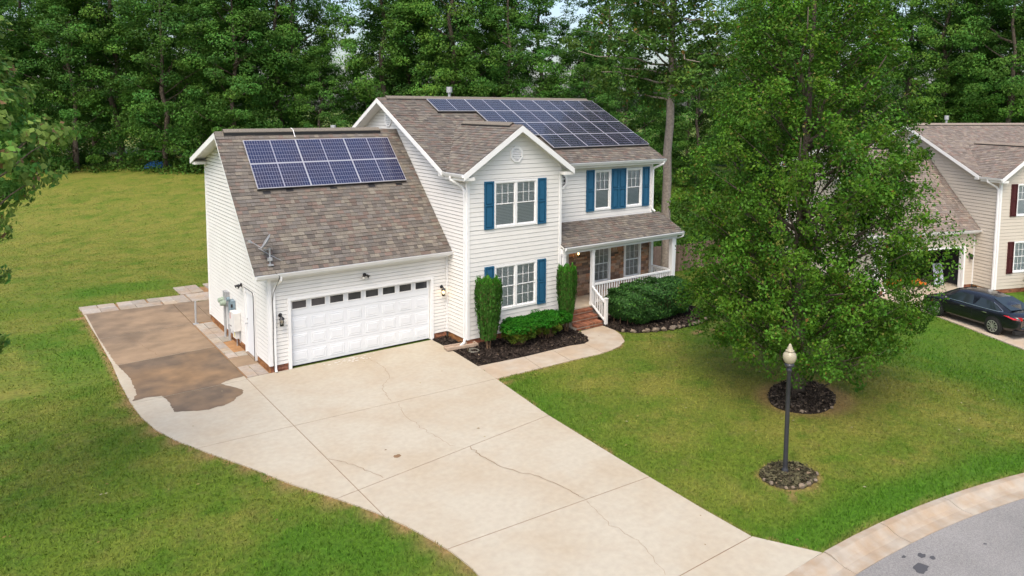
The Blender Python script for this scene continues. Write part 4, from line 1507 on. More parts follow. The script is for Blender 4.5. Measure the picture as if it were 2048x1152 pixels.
        f.box((-.03, 1.33, 0), (.09, 1.42, 2.14)); f.box((-.03, 2.33, 0), (.09, 2.42, 2.14)); f.box((-.028, 1.42, 2.05), (.09, 2.33, 2.138))
        f.obj('door_frame', MT['trim'], S)
        MB().box((.02, 1.425, .04), (.06, 2.325, 2.045)).obj('door_leaf', MT['door_white'], S)
        MB().box((-.05, 1.42, -.03), (.09, 2.33, .035)).obj('threshold', MT['film2'], S)
        k = MB()
        k.lathe([(.0, 0), (.03, .004), (.012, .02), (.012, .04), (.032, .055), (.026, .085), (0, .09)], 10, (.02, 2.24, 1.0), (-1, 0, 0))
        k.lathe([(.0, 0), (.03, .004), (.03, .02), (0, .022)], 10, (.02, 2.24, 1.15), (-1, 0, 0))
        k.obj('door_knob', MT['galv'], S)
    else:
        g = Pieces('garage_interior', MT['dark'])  # walls coloured dark to imitate the shade inside the open garage
        g.box((.3, 5.9, 0), (6.0, 5.95, 2.9)); g.box((.26, .26, 0), (.3, 5.9, 2.9)); g.box((5.97, .26, 0), (6.0, 5.9, 2.9)); g.box((.3, .26, 2.6), (5.97, 5.9, 2.64))
        MB().box((.3, 0, -.05), (5.97, 5.9, .01)).obj('garage_floor', MT['conc'], H)
        sh = Pieces('garage_shelf', MT['wood'])
        for z in (.6, 1.2, 1.8):
            sh.box((.5, 5.4, z), (5.8, 5.88, z + .03))
    # --- porch
    pf = MB()
    pf.box((XW, -1.36, -.1), (XR + .12, YM + .09, .52))
    pf.obj('porch_foundation', MT['mortar'], H)
    MB().box((XW + .02, -1.42, .522), (XR + .14, YM + .085, .56)).obj('porch_floor', MT['walk'], H)
    wins = [(12.93, 13.88, .97, 2.50), (14.66, 15.63, .95, 2.48)]
    vn = MB()
    vn.box((11.60, YM + .03, .56), (XR, YM + .088, ZPF))
    vn.obj('mortar_bed', MT['mortar'], H)
    bricks(H, (0, YM, 0), EX, NF, 11.68, XR - .03, .56, 2.9, STN, bl=.26, bh=.085, jt=.008, cuts=wins, irregular=True, d0=-.04, d1=.0, name='veneer_stone')
    for (a, b, c, d_) in wins:
        window(H, (0, YM - .03, 0), EX, NF, a, b, c, d_, 1, (True, True), .65, .08)
    dr = Pieces('front_door_frame', MT['trim'])
    dr.box((10.40, YM - .03, .56), (10.52, YM + .05, 2.7)); dr.box((11.44, YM - .03, .56), (11.57, YM + .05, 2.7)); dr.box((10.52, YM - .028, 2.58), (11.44, YM + .05, 2.7)); dr.box((10.26, YM, .56), (10.40, YM + .05, 2.7)); dr.box((11.57, YM - .015, .56), (11.66, YM + .05, 2.9))
    MB().box((10.525, YM + .01, .57), (11.435, YM + .055, 2.575)).obj('front_door', MT['blue'] if main else MT['maroon'], H)
    MB().box((XW, YM - .002, 2.90), (XR - .02, YM + .088, ZPB + .04)).obj('porch_band', MT['trim'], H)
    bm = Pieces('porch_beam', MT['trim'])
    bm.box((XW + .01, -1.44, ZPF - .28), (XR + .16, -1.28, ZPF - .08)); bm.box((XR + .0, -1.28, ZPF - .28), (XR + .16, YM - .005, ZPF - .08))
    MB().box((XW + .01, -1.277, ZPF - .16), (XR - .01, YM - .003, ZPF - .12)).obj('porch_ceiling', MT['soffit'], H)
    PP = [(11.80, -1.36), (16.23, -1.36), (16.23, YM - .06), (XW + .12, -1.36)]
    for k, (px, py) in enumerate(PP):
        hw = .062 if k != 1 else .09
        p = MB()
        p.box((px - hw, py - hw, .56), (px + hw, py + hw, ZPF - .281))
        p.box((px - hw - .015, py - hw - .015, .561), (px + hw + .015, py + hw + .015, .68)); p.box((px - hw - .015, py - hw - .015, ZPF - .36), (px + hw + .015, py + hw + .015, ZPF - .282))
        p.obj('porch_post', MT['trim'], H)
    def railing(a, b, za, zb, n, hgt=.82):
        a, b = Vector(a), Vector(b)
        Rr = bpy.data.objects.new('railing', None)
        COL.objects.link(Rr)
        Rr.parent = H
        d = (b - a).normalized()
        s_ = Vector((-d.y, d.x, 0)) * .035
        for nm, lo, hi in (('top_rail', hgt - .07, hgt), ('bottom_rail', .08, .14)):
            A = [a + s_ + Vector((0, 0, za + lo)), a - s_ + Vector((0, 0, za + lo)), a - s_ + Vector((0, 0, za + hi)), a + s_ + Vector((0, 0, za + hi))]
            B = [b + s_ + Vector((0, 0, zb + lo)), b - s_ + Vector((0, 0, zb + lo)), b - s_ + Vector((0, 0, zb + hi)), b + s_ + Vector((0, 0, zb + hi))]
            MB().hexa([tuple(v) for v in A], [tuple(v) for v in B]).obj(nm, MT['trim'], Rr)
        for k in range(n):
            t = (k + .5) / n
            c = a.lerp(b, t)
            z = za + (zb - za) * t
            MB().box((c.x - .019, c.y - .019, z + .135), (c.x + .019, c.y + .019, z + hgt - .065)).obj('baluster', MT['trim'], Rr)
    railing((11.87, -1.36, 0), (16.13, -1.36, 0), .56, .56, 33)
    railing((16.23, -1.29, 0), (16.23, YM - .13, 0), .56, .56, 9)
    railing((11.74, -1.44, 0), (11.72, -2.20, 0), .50, .03, 6)
    p = MB()
    p.box((11.67, -2.28, 0), (11.77, -2.18, .98)); p.box((11.655, -2.295, .981), (11.785, -2.165, 1.02))
    p.obj('newel_post', MT['trim'], H)
    # steps: brick treads laid one by one
    ST = bpy.data.objects.new('steps', None)
    COL.objects.link(ST)
    ST.parent = H
    MB().box((10.36, -2.18, -.05), (11.60, -1.375, .10)).box((10.36, -1.90, .1005), (11.60, -1.375, .28)).box((10.36, -1.62, .2805), (11.60, -1.375, .44)).obj('step_core', MT['mortar'], ST)
    bme = {}
    for lvl, (y0, zt) in enumerate(((-2.2, .175), (-1.92, .355), (-1.64, .515))):
        for i in range(16):
            xa = 10.35 + i * .0785
            c = rnd.choice(RED)
            k = rnd.uniform(.8, 1.2)
            MB().box((xa, y0, zt - .07), (xa + .070, y0 + .285, zt + rnd.uniform(-.002, .003)), tuple(v * k for v in c)).obj('brick', MT['brick'], ST)
        bricks(ST, (0, y0 + .006, 0), EX, NF, 10.35, 11.61, zt - .18, zt - .072, RED, d0=-.03, d1=.0)
        bricks(ST, (11.60, 0, 0), EY, Vector((1, 0, 0)), y0 + .05, -1.40, zt - .18, zt - .072, RED, d0=-.03, d1=.01)
    # --- roof pipes
    mb = MB()
    mb.tube([(9.55, 5.35, 7.9), (9.55, 5.35, 8.72)], .06, 10)
    mb.tube([(9.55, 5.35, 8.66), (9.55, 5.35, 8.90)], .125, 10)
    mb.obj('roof_pipe', MT['galv'], H)
    return H

house = build_house((0, 0, 0), 0, True, 'white two-storey house with blue shutters, garage and solar panels')
NL = Vector((34.681, -5.471, -1.204))
_rz = -.348
_off = Vector((math.cos(_rz) * -XM, math.sin(_rz) * -XM, 0))
nb = build_house(tuple(NL + _off), _rz, False, 'tan two-storey house with dark red shutters behind the black car')

# ------------------------------------------------------------------ solar panels
def panel_meshes(cm):
    W_, Hh = 1.758, 1.045
    f = MB()
    t = .011
    f.box((0, 0, -.035), (W_, t, .0)); f.box((0, Hh - t, -.035), (W_, Hh, .0)); f.box((0, t, -.035), (t, Hh - t, .0)); f.box((W_ - t, t, -.035), (W_, Hh - t, .0))
    sh = MB()
    sh.box((t, t, -.012), (W_ - t, Hh - t, -.004))
    ce = MB()
    for half in range(2):
        a = t + .012 + half * (W_ / 2 - t / 2)
        wv = (W_ - 2 * t - .05) / 2
        for i in range(10):
            for j in range(6):
                cx0 = a + wv * i / 10
                cy0 = t + .012 + (Hh - 2 * t - .024) * j / 6
                x0, x1 = cx0 + .004, cx0 + wv / 10 - .004
                y0, y1 = cy0 + .005, cy0 + (Hh - 2 * t - .024) / 6 - .005
                ce.add([(x0, y0, -.001), (x1, y0, -.001), (x1, y1, -.001), (x0, y1, -.001)], [(0, 1, 2, 3)])
    ft = MB()
    ft.box((.004, .004, -.125), (W_ - .004, .02, -.0355))  # black strip added to imitate the shadow gap under the raised panel edge
    for x in (.35, 1.4):
        ft.box((x - .03, .25, -.115), (x + .03, .30, -.0355)); ft.box((x - .03, Hh - .3, -.115), (x + .03, Hh - .25, -.0355))
    return (('frame', f.mesh('frame', MT['alu'])), ('backsheet', sh.mesh('backsheet', MT['sheet'])), ('solar_cells', ce.mesh('solar_cells', cm)), ('mount_and_gap_shade', ft.mesh('mount_and_gap_shade', MT['black'])))
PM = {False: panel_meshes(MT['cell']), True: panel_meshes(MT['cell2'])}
def solar(pos, us, ut, label, group, slate):
    us, ut = Vector(us).normalized(), Vector(ut).normalized()
    nn = us.cross(ut)
    p = Vector(pos) + nn * .13
    r = thing('solar_module', label, 'solar panel', group=group)
    r.matrix_world = Matrix(((us.x, ut.x, nn.x, p.x), (us.y, ut.y, nn.y, p.y), (us.z, ut.z, nn.z, p.z), (0, 0, 0, 1)))
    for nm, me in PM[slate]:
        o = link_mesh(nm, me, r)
        if nm == 'solar_cells':
            o['kind'] = 'stuff'
gs = Vector((0, YR + OH, ZR - ZE)).normalized()
base = Vector((0, -OH, ZE))
tB = (Vector((0, 1.90, ZE + (1.90 + OH) * (ZR - ZE) / (YR + OH))) - base).length
cols3 = ('left', 'middle', 'right')
for r in range(2):
    for k in range(3):
        lab = '%s of three blue solar panels in the %s row on the garage roof' % (cols3[k], ('lower', 'upper')[r])
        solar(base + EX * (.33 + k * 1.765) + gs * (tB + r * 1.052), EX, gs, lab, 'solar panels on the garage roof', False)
ms_ = Vector((0, YMR - YM + OHM, ZMR - ZME)).normalized()
mbase = Vector((0, YM - OHM, ZME))
tM = (Vector((0, .50, 0)) - Vector((0, YM - OHM, 0))).length / ms_.y
ordn = ('first', 'second', 'third', 'fourth', 'fifth')
for r, (rowname, start) in enumerate((('bottom', 2), ('third', 1), ('second', 1), ('top', 0))):
    for k in range(start, 5):
        lab = 'slate solar panel, %s from the right in the %s row on the main roof' % (ordn[4 - k], rowname)
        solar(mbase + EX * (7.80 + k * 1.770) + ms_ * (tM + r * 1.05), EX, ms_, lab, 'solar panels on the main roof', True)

# ------------------------------------------------------------------ fittings on the house
def lantern(loc, lit, label):
    t = thing('wall_lantern', label, 'wall light', loc, group='lanterns on the house walls')
    p = MB()
    p.lathe([(.0, 0), (.062, .002), (.055, .02), (.02, .03), (0, .031)], 14, (0, 0, .12), (0, -1, 0))
    p.tube([(0, -.02, .12), (0, -.09, .15), (0, -.14, .10)], .012, 8)
    p.obj('wall_plate', MT['black'], t)
    c = MB()
    c.lathe([(.0, .10), (.03, .10), (.085, .03), (.09, .02), (.0, .02)], 14, (0, -.14, 0))
    c.lathe([(.0, -.18), (.055, -.18), (.06, -.155), (.0, -.155)], 14, (0, -.14, 0))
    for k in range(6):
        a = k * math.pi / 3
        c.tube([(.066 * math.cos(a), -.14 + .066 * math.sin(a), .02), (.056 * math.cos(a), -.14 + .056 * math.sin(a), -.16)], .005, 5)
    c.obj('cage', MT['black'], t)
    g = MB()
    g.lathe([(.050, -.154), (.060, .0), (.060, .018)], 14, (0, -.14, 0))
    g.obj('glass', MT['clearglass'], t, smooth=True)
    b = MB()
    b.lathe([(.0, -.10), (.02, -.09), (.032, -.05), (.02, -.01), (.0, 0)], 10, (0, -.14, 0))
    b.obj('bulb', MT['bulb'] if lit else MT['bulbdim'], t, smooth=True)
lantern((.34, -.005, 1.62), False, 'unlit black wall lantern left of the white garage door')
lantern((5.98, -.005, 1.70), True, 'lit black wall lantern right of the white garage door')
lantern((12.05, YM - .005, 2.38), True, 'lit black wall lantern on the stone porch wall')
t = thing('wall_lantern', 'dark wall lantern beside the open garage of the tan house', 'wall light', (0, 0, 0))
_M = Matrix.Translation(NL + _off) @ Matrix.Rotation(_rz, 4, 'Z')
t.matrix_world = _M @ Matrix.Translation((5.93, -.005, 1.7))
MB().lathe([(0, 0), (.07, .003), (.06, .03), (0, .031)], 12, (0, 0, .1), (0, -1, 0)).obj('wall_plate', MT['black'], t)
MB().lathe([(0, .1), (.1, .02), (.09, 0), (.07, -.2), (0, -.2)], 12, (0, -.14, .05)).obj('cage', MT['black'], t)

def spot(loc, out, label):
    out = Vector(out)
    t = thing('security_light', label, 'security light', loc, group='security lights')
    side = Vector((-out.y, out.x, 0))
    b = MB()
    b.lathe([(0, 0), (.06, .003), (.055, .04), (.03, .06), (0, .061)], 12, (0, 0, 0), out)
    b.obj('wall_box', MT['black'], t)
    for s_ in (-1, 1):
        d = (out * .8 + side * s_ * .45 + Vector((0, 0, -.5))).normalized()
        o = out * .07 + side * s_ * .05
        h = MB()
        h.lathe([(0, 0), (.03, .0), (.035, .05), (.058, .13), (.0, .131)], 12, o, d)
        h.obj('lamp_head', MT['black'], t)
        MB().lathe([(0, .132), (.05, .132), (.03, .14), (0, .142)], 12, o, d).obj('lens', MT['boxwhite'], t)
spot((3.10, -.01, 2.62), (0, -1, 0), 'dark twin floodlight on the siding above the garage door')
spot((-.01, 2.72, 2.18), (-1, 0, 0), 'twin floodlight beside the side door of the garage')

# meters and boxes on the left wall
t = thing('electric_meter', 'two sage green electric meters on a grey conduit pipe', 'electric meter', (-.1, 4.4, 0))
p = MB(); p.tube([(-.02, .06, -.05), (-.02, .06, 1.3)], .045, 10); p.tube([(-.0, -.35, -.05), (-.0, -.35, .55)], .03, 8); p.tube([(-.0, -.47, -.05), (-.0, -.47, .5)], .025, 8)
p.obj('conduit', MT['galv'], t)
p = MB(); p.box((-.03, -.12, 1.1), (.095, .22, 1.62)); p.obj('meter_can', MT['grey'], t)
for dy, z in ((.18, 1.30), (-.08, 1.24)):
    p = MB(); p.lathe([(0, 0), (.105, .0), (.105, .06), (.09, .08), (.088, .16), (.06, .18), (0, .182)], 16, (-.03, dy, z), (-1, 0, 0)); p.obj('meter_dial', MT['sage'], t, smooth=False)
t = thing('disconnect_box', 'blue grey electrical disconnect box right of the meters', 'electrical box', (-.1, 3.72, 0))
p = MB(); p.box((-.04, -.17, 1.0), (.095, .17, 1.46)); p.box((-.05, -.15, 1.03), (-.0405, .15, 1.42)); p.obj('box_body', MT['bluegrey'], t)
p = MB(); p.lathe([(0, 0), (.07, 0), (.07, .1), (0, .101)], 12, (-.03, .05, 1.5), (-1, 0, 0)); p.obj('cap', MT['bluegrey'], t)
p = MB(); p.box((-.06, -.19, 1.25), (.0, -.172, 1.36)); p.obj('handle', MT['black'], t)
t = thing('solar_inverter', 'white solar inverter box on the garage side wall', 'inverter', (-.12, 3.25, 0))
p = MB(); p.box((-.10, -.28, .56), (.115, .24, 1.17)); p.obj('box_body', MT['boxwhite'], t)
p = MB(); p.box((-.104, .14, .92), (-.1005, .20, 1.12)); p.obj('sticker', MT['red'], t)
p = MB(); p.box((-.104, .05, .66), (-.1005, .17, .70)); p.obj('display', MT['black'], t)
p = MB(); p.box((-.03, -.18, .28), (.10, .16, .555)); p.obj('switch_box', MT['boxwhite'], t)
p = MB(); p.box((-.034, -.10, .33), (-.0305, .0, .50)); p.obj('sticker', MT['yellow'], t)
p = MB(); p.tube([(.06, .0, .28), (.06, .0, -.05)], .02, 8); p.tube([(.09, -.24, .56), (.09, -.24, .15)], .014, 6); p.obj('conduit', MT['galv'], t)
mb = MB()
mb.tube([(-.05, 1.36, -.02), (-.05, 1.36, 2.05), (-.05, 1.42, 2.17), (-.05, 1.50, 2.19), (-.05, 2.36, 2.19)], .010, 6)
o = mb.obj('conduit', MT['black']); o['label'] = 'thin dark conduit bent round the side door frame'; o['category'] = 'conduit'
mb = MB()
mb.tube([(.12, -.34, 3.14), (.22, -.45, 3.02), (.20, -.20, 2.72), (.11, -.12, 2.45), (.09, -.09, 2.2), (.10, -.105, 1.6), (.09, -.09, .9), (.10, -.09, .05)], .009, 6)
o = mb.obj('cable', MT['black']); o['label'] = 'black cable running down the front corner of the garage'; o['category'] = 'cable'
mb = MB()
mb.tube([(2.14, 3.95, 7.05), (2.14, 3.80, 7.28), (2.14, 3.62, 7.24), (2.14, 3.40, 6.98)], .013, 8)
o = mb.obj('conduit', MT['trim']); o['label'] = 'pale conduit hooked over the garage ridge to the panels'; o['category'] = 'conduit'
mb = MB()
mb.tube([(4.15, 4.9, 6.6), (4.15, 4.9, 7.22)], .06, 10); mb.tube([(4.15, 4.9, 7.13), (4.15, 4.9, 7.34)], .10, 10)
o = mb.obj('vent_pipe', MT['galv']); o['label'] = 'short galvanised vent pipe behind the garage ridge'; o['category'] = 'vent pipe'
# flashing tabs under the garage panels
fl = MB()
for x in (.5, 1.25, 2.75, 4.15, 5.2):
    p = base + EX * x + gs * (tB - .14)
    q = [p, p + EX * .24, p + EX * .24 + gs * .2, p + gs * .2]
    nn = EX.cross(gs)
    fl.hexa([tuple(v + nn * .014) for v in q], [tuple(v + nn * .020) for v in q])
fl.obj('mount_flashing', MT['black'], house)
# satellite dish
t = thing('satellite_dish', 'grey satellite dish on a braced mast at the garage roof edge', 'satellite dish', (.05, -.10, 3.34))
p = MB(); p.tube([(0, 0, -.02), (0, .0, .14), (0, .02, .50)], .024, 8); p.box((-.08, -.10, -.02), (.08, .06, .02))
p.obj('mast', MT['galv'], t)
p = MB(); p.tube([(0, .01, .30), (.40, .06, .05)], .010, 6); p.tube([(0, .01, .30), (-.2, .45, .46)], .010, 6); p.obj('strut', MT['galv'], t)
dn = Vector((-.80, .25, .54)).normalized()
p = MB(); p.lathe([(0, .0), (.10, .008), (.19, .03), (.27, .065), (.272, .058), (.19, .022), (.10, 0.0), (0, -.008)], 24, Vector((-.06, .05, .66)), dn); p.obj('dish', MT['grey'], t, smooth=True)
p = MB(); p.tube([Vector((0, .03, .50)), Vector((-.10, .05, .44)), Vector((-.52, .16, .74))], .012, 6); p.obj('feed_arm', MT['galv'], t)
p = MB(); p.lathe([(0, 0), (.035, 0), (.035, .09), (0, .09)], 8, Vector((-.54, .17, .73)), -dn); p.box((-.57, .10, .70), (-.50, .22, .76)); p.obj('feed_horn', MT['grey'], t)
p = MB(); p.box((-.07, -.07, .13), (.05, .03, .22)); p.obj('bracket', MT['galv'], t)
# splash block, hose
t = thing('splash_block', 'long tan splash block under the downspout at the wing corner', 'splash block', (6.0, -1.36, .03), math.radians(172))
p = MB(); p.box((-.5, -.17, 0), (.62, .17, .035)); p.box((-.5, -.17, .0355), (.62, -.13, .09)); p.box((-.5, .13, .0355), (.62, .17, .09)); p.box((-.5, -.129, .0355), (-.46, .129, .09))
p.obj('trough', MT['terra'], t)
mb = MB()
mb.tube([(6.08 + .19 * math.cos(a) * (1 - .008 * k), -1.93 + .17 * math.sin(a) * (1 + .004 * k), .035 + .012 * (k // 14)) for k, a in enumerate(np.linspace(0, 15.7, 46))], .014, 6)
o = mb.obj('garden_hose', MT['hose']); o['label'] = 'coil of grey garden hose on mulch by the downspout'; o['category'] = 'hose'
# post by the pad
t = thing('metal_post', 'short grey metal post at the edge of the dirty concrete pad', 'post', (-.60, 6.66, 0))
MB().tube([(0, 0, -.02), (0, 0, .86)], .035, 8).obj('pole', MT['galv'], t)
MB().box((-.09, -.09, -.01), (.09, .09, .014)).obj('base_plate', MT['galv'], t)

# ------------------------------------------------------------------ lamp post
t = thing('lamp_post', 'black lamp post with a pale acorn globe on the front lawn', 'lamp post', (7.30, -12.76, 0))
p = MB(); p.lathe([(.075, -.05), (.075, .06), (.058, .09), (.052, .14), (.048, 1.2), (.045, 2.30), (.06, 2.32), (.06, 2.36), (.045, 2.38), (.045, 2.41)], 16); p.obj('post', MT['blackpost'], t, smooth=True)
p = MB(); p.lathe([(.045, 2.405), (.10, 2.43), (.105, 2.47), (.085, 2.50), (.0, 2.501)], 18); p.obj('collar', MT['blackpost'], t)
p = MB(); p.lathe([(.075, 2.49), (.115, 2.53), (.143, 2.60), (.146, 2.66), (.125, 2.72), (.085, 2.755), (.08, 2.77)], 24); p.obj('globe', MT['globe'], t, smooth=True)
p = MB(); p.lathe([(.095, 2.765), (.095, 2.785), (.06, 2.81), (.058, 2.85), (.035, 2.88), (.03, 2.905), (.012, 2.93), (0, 2.94)], 18); p.obj('cap', MT['globe'], t, smooth=True)

# ------------------------------------------------------------------ foliage
def leaf_quads(P, Nn, L_, W_, rng):
    n = len(P)
    Nn = Nn / np.maximum(np.linalg.norm(Nn, axis=1, keepdims=True), 1e-6)
    r = rng.normal(size=(n, 3))
    T = np.cross(Nn, r)
    T /= np.maximum(np.linalg.norm(T, axis=1, keepdims=True), 1e-6)
    B = np.cross(Nn, T)
    L_ = (L_ * rng.uniform(.65, 1.3, n))[:, None]
    W_ = (W_ * rng.uniform(.65, 1.3, n))[:, None]
    fold = Nn * (rng.uniform(-.05, .28, n)[:, None]) * W_
    V = np.stack([P - T * L_ * .5, P + B * W_ * .5 + fold + T * L_ * .06, P + T * L_ * .5 - Nn * L_ * .1, P - B * W_ * .5 + fold + T * L_ * .06], 1)
    return V.reshape(-1, 3), np.arange(n * 4).reshape(n, 4)

def clump_leaves(C, Rr, per, rng, base, var, L_, W_, out_c=None, flat=.55, up=.6, outw=.6, rand=.7):
    """C: clump centres, Rr: clump radii (n,) -> leaf mesh data"""
    n = len(C)
    idx = np.repeat(np.arange(n), per)
    u = rng.normal(size=(len(idx), 3))
    u /= np.linalg.norm(u, axis=1, keepdims=True)
    rad = rng.uniform(.25, 1, len(idx)) ** .5
    off = u * rad[:, None] * Rr[idx][:, None]
    off[:, 2] *= flat
    P = C[idx] + off
    o = u.copy()
    if out_c is not None:
        o2 = P - out_c
        o2 /= np.maximum(np.linalg.norm(o2, axis=1, keepdims=True), 1e-6)
        o = .5 * o + o2
    Nn = outw * o + np.array((0, 0, up)) + rand * rng.normal(size=P.shape) * .6
    V, F = leaf_quads(P, Nn, L_, W_, rng)
    ct = rng.uniform(1 - var, 1 + var, n)[idx]
    lt = rng.uniform(.75, 1.25, len(idx))
    col = np.asarray(base)[None] * (ct * lt)[:, None]
    hue = rng.uniform(-1, 1, n)[idx] * .5 + rng.uniform(-1, 1, len(idx)) * .5
    col[:, 0] *= 1 + .28 * hue
    col[:, 2] *= 1 - .2 * hue
    return V, F, np.clip(col, .002, 1), P

def join(parts):
    V = np.concatenate([p[0] for p in parts])
    o = 0
    F = []
    for p in parts:
        F.append(p[1] + o)
        o += len(p[0])
    return V, np.concatenate(F), np.concatenate([p[2] for p in parts])

def limb(mb, a, b, r0, r1, rng, n=5, wob=.12, sides=7):
    a, b = Vector(a), Vector(b)
    L_ = (b - a).length
    pts, rs = [], []
    for i in range(n + 1):
        t = i / n
        j = Vector((rng.normal(), rng.normal(), rng.normal() * .4)) * wob * L_ * .25 * math.sin(math.pi * t)
        pts.append(a.lerp(b, t) + j)
        rs.append(r0 + (r1 - r0) * t)
    mb.tube(pts, rs, sides)
    return pts

def forest_variant(seed, H, R0, zlo, ncl, per, base, L_=.205, W_=.135, tr=.26, bark='bark', gap=0.0, lean=0.0):
    ncl, per = int(ncl * 1.35), int(per * 1.45)
    rng = np.random.default_rng(seed)
    root = thing('forest_tree', 'tree', 'tree')
    tb = MB()
    top = Vector((lean, lean * .5, H * .86))
    tp = limb(tb, (0, 0, -.6), top, tr, tr * .28, rng, 9, .05, 9)
    z = rng.uniform(zlo, H, ncl) ** 1.0
    tt = (z - zlo) / (H - zlo)
    prof = R0 * np.clip(np.sin(np.pi * (tt * .80 + .16)), .12, 1) ** .7
    th = rng.uniform(0, 2 * np.pi, ncl)
    rr = prof * np.sqrt(rng.uniform(.22, 1, ncl)) * (1 + .22 * np.sin(th * 3 + z * .7 + seed))
    C = np.stack([rr * np.cos(th) + lean * z / H, rr * np.sin(th) + lean * .5 * z / H, z - .12 * rr], 1)
    Rc = rng.uniform(.65, 1.25, ncl) * R0 / 4.2
    V, F, col, P = clump_leaves(C, Rc * .92, per, rng, base, .38, L_, W_, np.array((0, 0, H * .5)), .55, rand=.9)
    for k in rng.choice(ncl, min(26, ncl), replace=False):
        c = C[k]
        zz = max(1.5, c[2] - .5 * rr[k] - .5)
        limb(tb, (lean * zz / H, lean * .5 * zz / H, zz), tuple(c), .05 + .03 * rng.uniform(), .015, rng, 4, .2, 5)
    tb.obj('trunk', MT[bark], root, smooth=True)
    me = np_mesh('crown', V, F, MT['leaf'], col=col)
    link_mesh('crown', me, root)
    return root

GRN = (.048, .105, .026)
VAR = [forest_variant(101, 21, 4.6, 2.0, 210, 105, (.076, .186, .028)),
       forest_variant(102, 23, 4.2, 4.5, 190, 105, (.090, .198, .030), tr=.30),
       forest_variant(103, 19, 4.8, 1.0, 210, 105, (.072, .174, .028)),
       forest_variant(104, 22, 3.8, 6.5, 150, 105, (.085, .185, .030), tr=.38, lean=.8, bark='barkg'),
       forest_variant(105, 17, 4.3, .6, 200, 105, (.072, .174, .028)),
       forest_variant(106, 24, 3.6, 9.0, 110, 100, (.070, .160, .030), tr=.30, lean=-.6)]
FRONT = [  # u in the photo, depth, variant, scale, words
    (-70, 60, 2, 1.0, 'at the far left of the back lawn'),
    (55, 66, 0, 1.0, 'behind the left end of the back lawn'),
    (150, 62.5, 4, .95, 'low and broad, over the left part of the back lawn edge'),
    (238, 64.5, 1, 1.05, 'with a bare grey trunk base behind the back lawn'),
    (330, 63, 2, .95, 'dark and dense, above the blue tarp'),
    (402, 68, 3, 1.05, 'with a straight pale trunk left of the garage roof'),
    (470, 62.5, 4, 1.0, 'just behind the left end of the garage ridge'),
    (560, 66, 0, 1.05, 'behind the middle of the garage roof'),
    (605, 70, 3, 1.08, 'with a pale upright trunk above the garage roof'),
    (640, 63, 4, .62, 'short and bushy, above the right end of the garage ridge'),
    (768, 66, 1, 1.05, 'behind the left peak of the main roof'),
    (815, 68, 2, 1.0, 'behind the left part of the main ridge'),
    (905, 65, 1, 1.1, 'behind the galvanised pipe of the main roof'),
    (955, 72, 3, 1.1, 'with a leaning dark trunk behind the middle of the main ridge'),
    (1015, 64, 0, .95, 'behind the middle of the main ridge'),
    (1085, 70, 5, 1.0, 'thin and open, above the right half of the main ridge'),
    (1165, 62, 4, .78, 'low, behind the right end of the main roof'),
    (1205, 72, 5, 1.05, 'thin, between the main roof and the bare grey trunk'),
    (1255, 58, 4, .70, 'low and bright, right of the solar panels'),
    (1395, 62, 4, .72, 'low, right of the bare grey trunk'),
    (1505, 70, 1, 1.0, 'mostly hidden behind the left side of the pear tree'),
    (1560, 66, 0, .95, 'behind the upper middle of the pear tree'),
    (1660, 68, 2, 1.0, 'behind the upper right of the pear tree'),
    (1745, 72, 5, 1.0, 'thin and dark, just right of the pear tree top'),
    (1815, 76, 5, 1.1, 'with bare dark stems against the sky, above the tan house'),
    (1880, 66, 1, 1.0, 'behind the left end of the tan house ridge'),
    (1955, 66, 3, 1.05, 'with a slim trunk above the vent pipe of the tan house'),
    (2010, 62, 0, 1.0, 'behind the right part of the tan house roof'),
    (2100, 64, 2, 1.0, 'at the far right above the tan house')]
used = set()
def put(k, u, d, s, label, group, rot):
    x, y = place(u, d)
    loc = (x, y, float(hz(x, y)))
    if k in used:
        return copy_tree(VAR[k], label, loc, rot, s, group)
    used.add(k)
    o = VAR[k]
    o.location, o.rotation_euler, o.scale = loc, (0, 0, rot), (s, s, s)
    o['label'], o['group'] = label, group
    return o
for u, d, k, s, wds in FRONT:
    put(k, u, d, s, 'leafy green forest tree ' + wds, 'trees along the edge of the woods', rnd.uniform(0, 6.28))
# second row, seen only between the front trees
BACK = [(-40, 80, 0, 1), (90, 82, 1, 1.05), (190, 79, 2, 1.1), (285, 84, 0, 1.1), (370, 80, 2, 1.1), (450, 84, 1, 1.1), (520, 78, 2, 1.1), (806, 84, 0, 1.05), (860, 80, 2, 1.1), (985, 84, 1, 1.05),
        (1100, 86, 4, .60), (1180, 80, 4, .75), (1290, 78, 4, .62), (1320, 86, 4, .6), (1375, 74, 4, .70), (1460, 84, 4, .6), (1530, 82, 0, 1.0), (1620, 86, 2, 1.0), (1720, 84, 4, .75), (1800, 88, 4, .62), (1895, 82, 0, 1.05), (1940, 84, 2, 1.1), (2030, 82, 1, 1.1)]
for u, d, k, s in BACK:
    put(k, u, d, s, 'tree deep in the woods, mostly hidden behind the front trees', 'trees deep in the woods', rnd.uniform(0, 6.28))

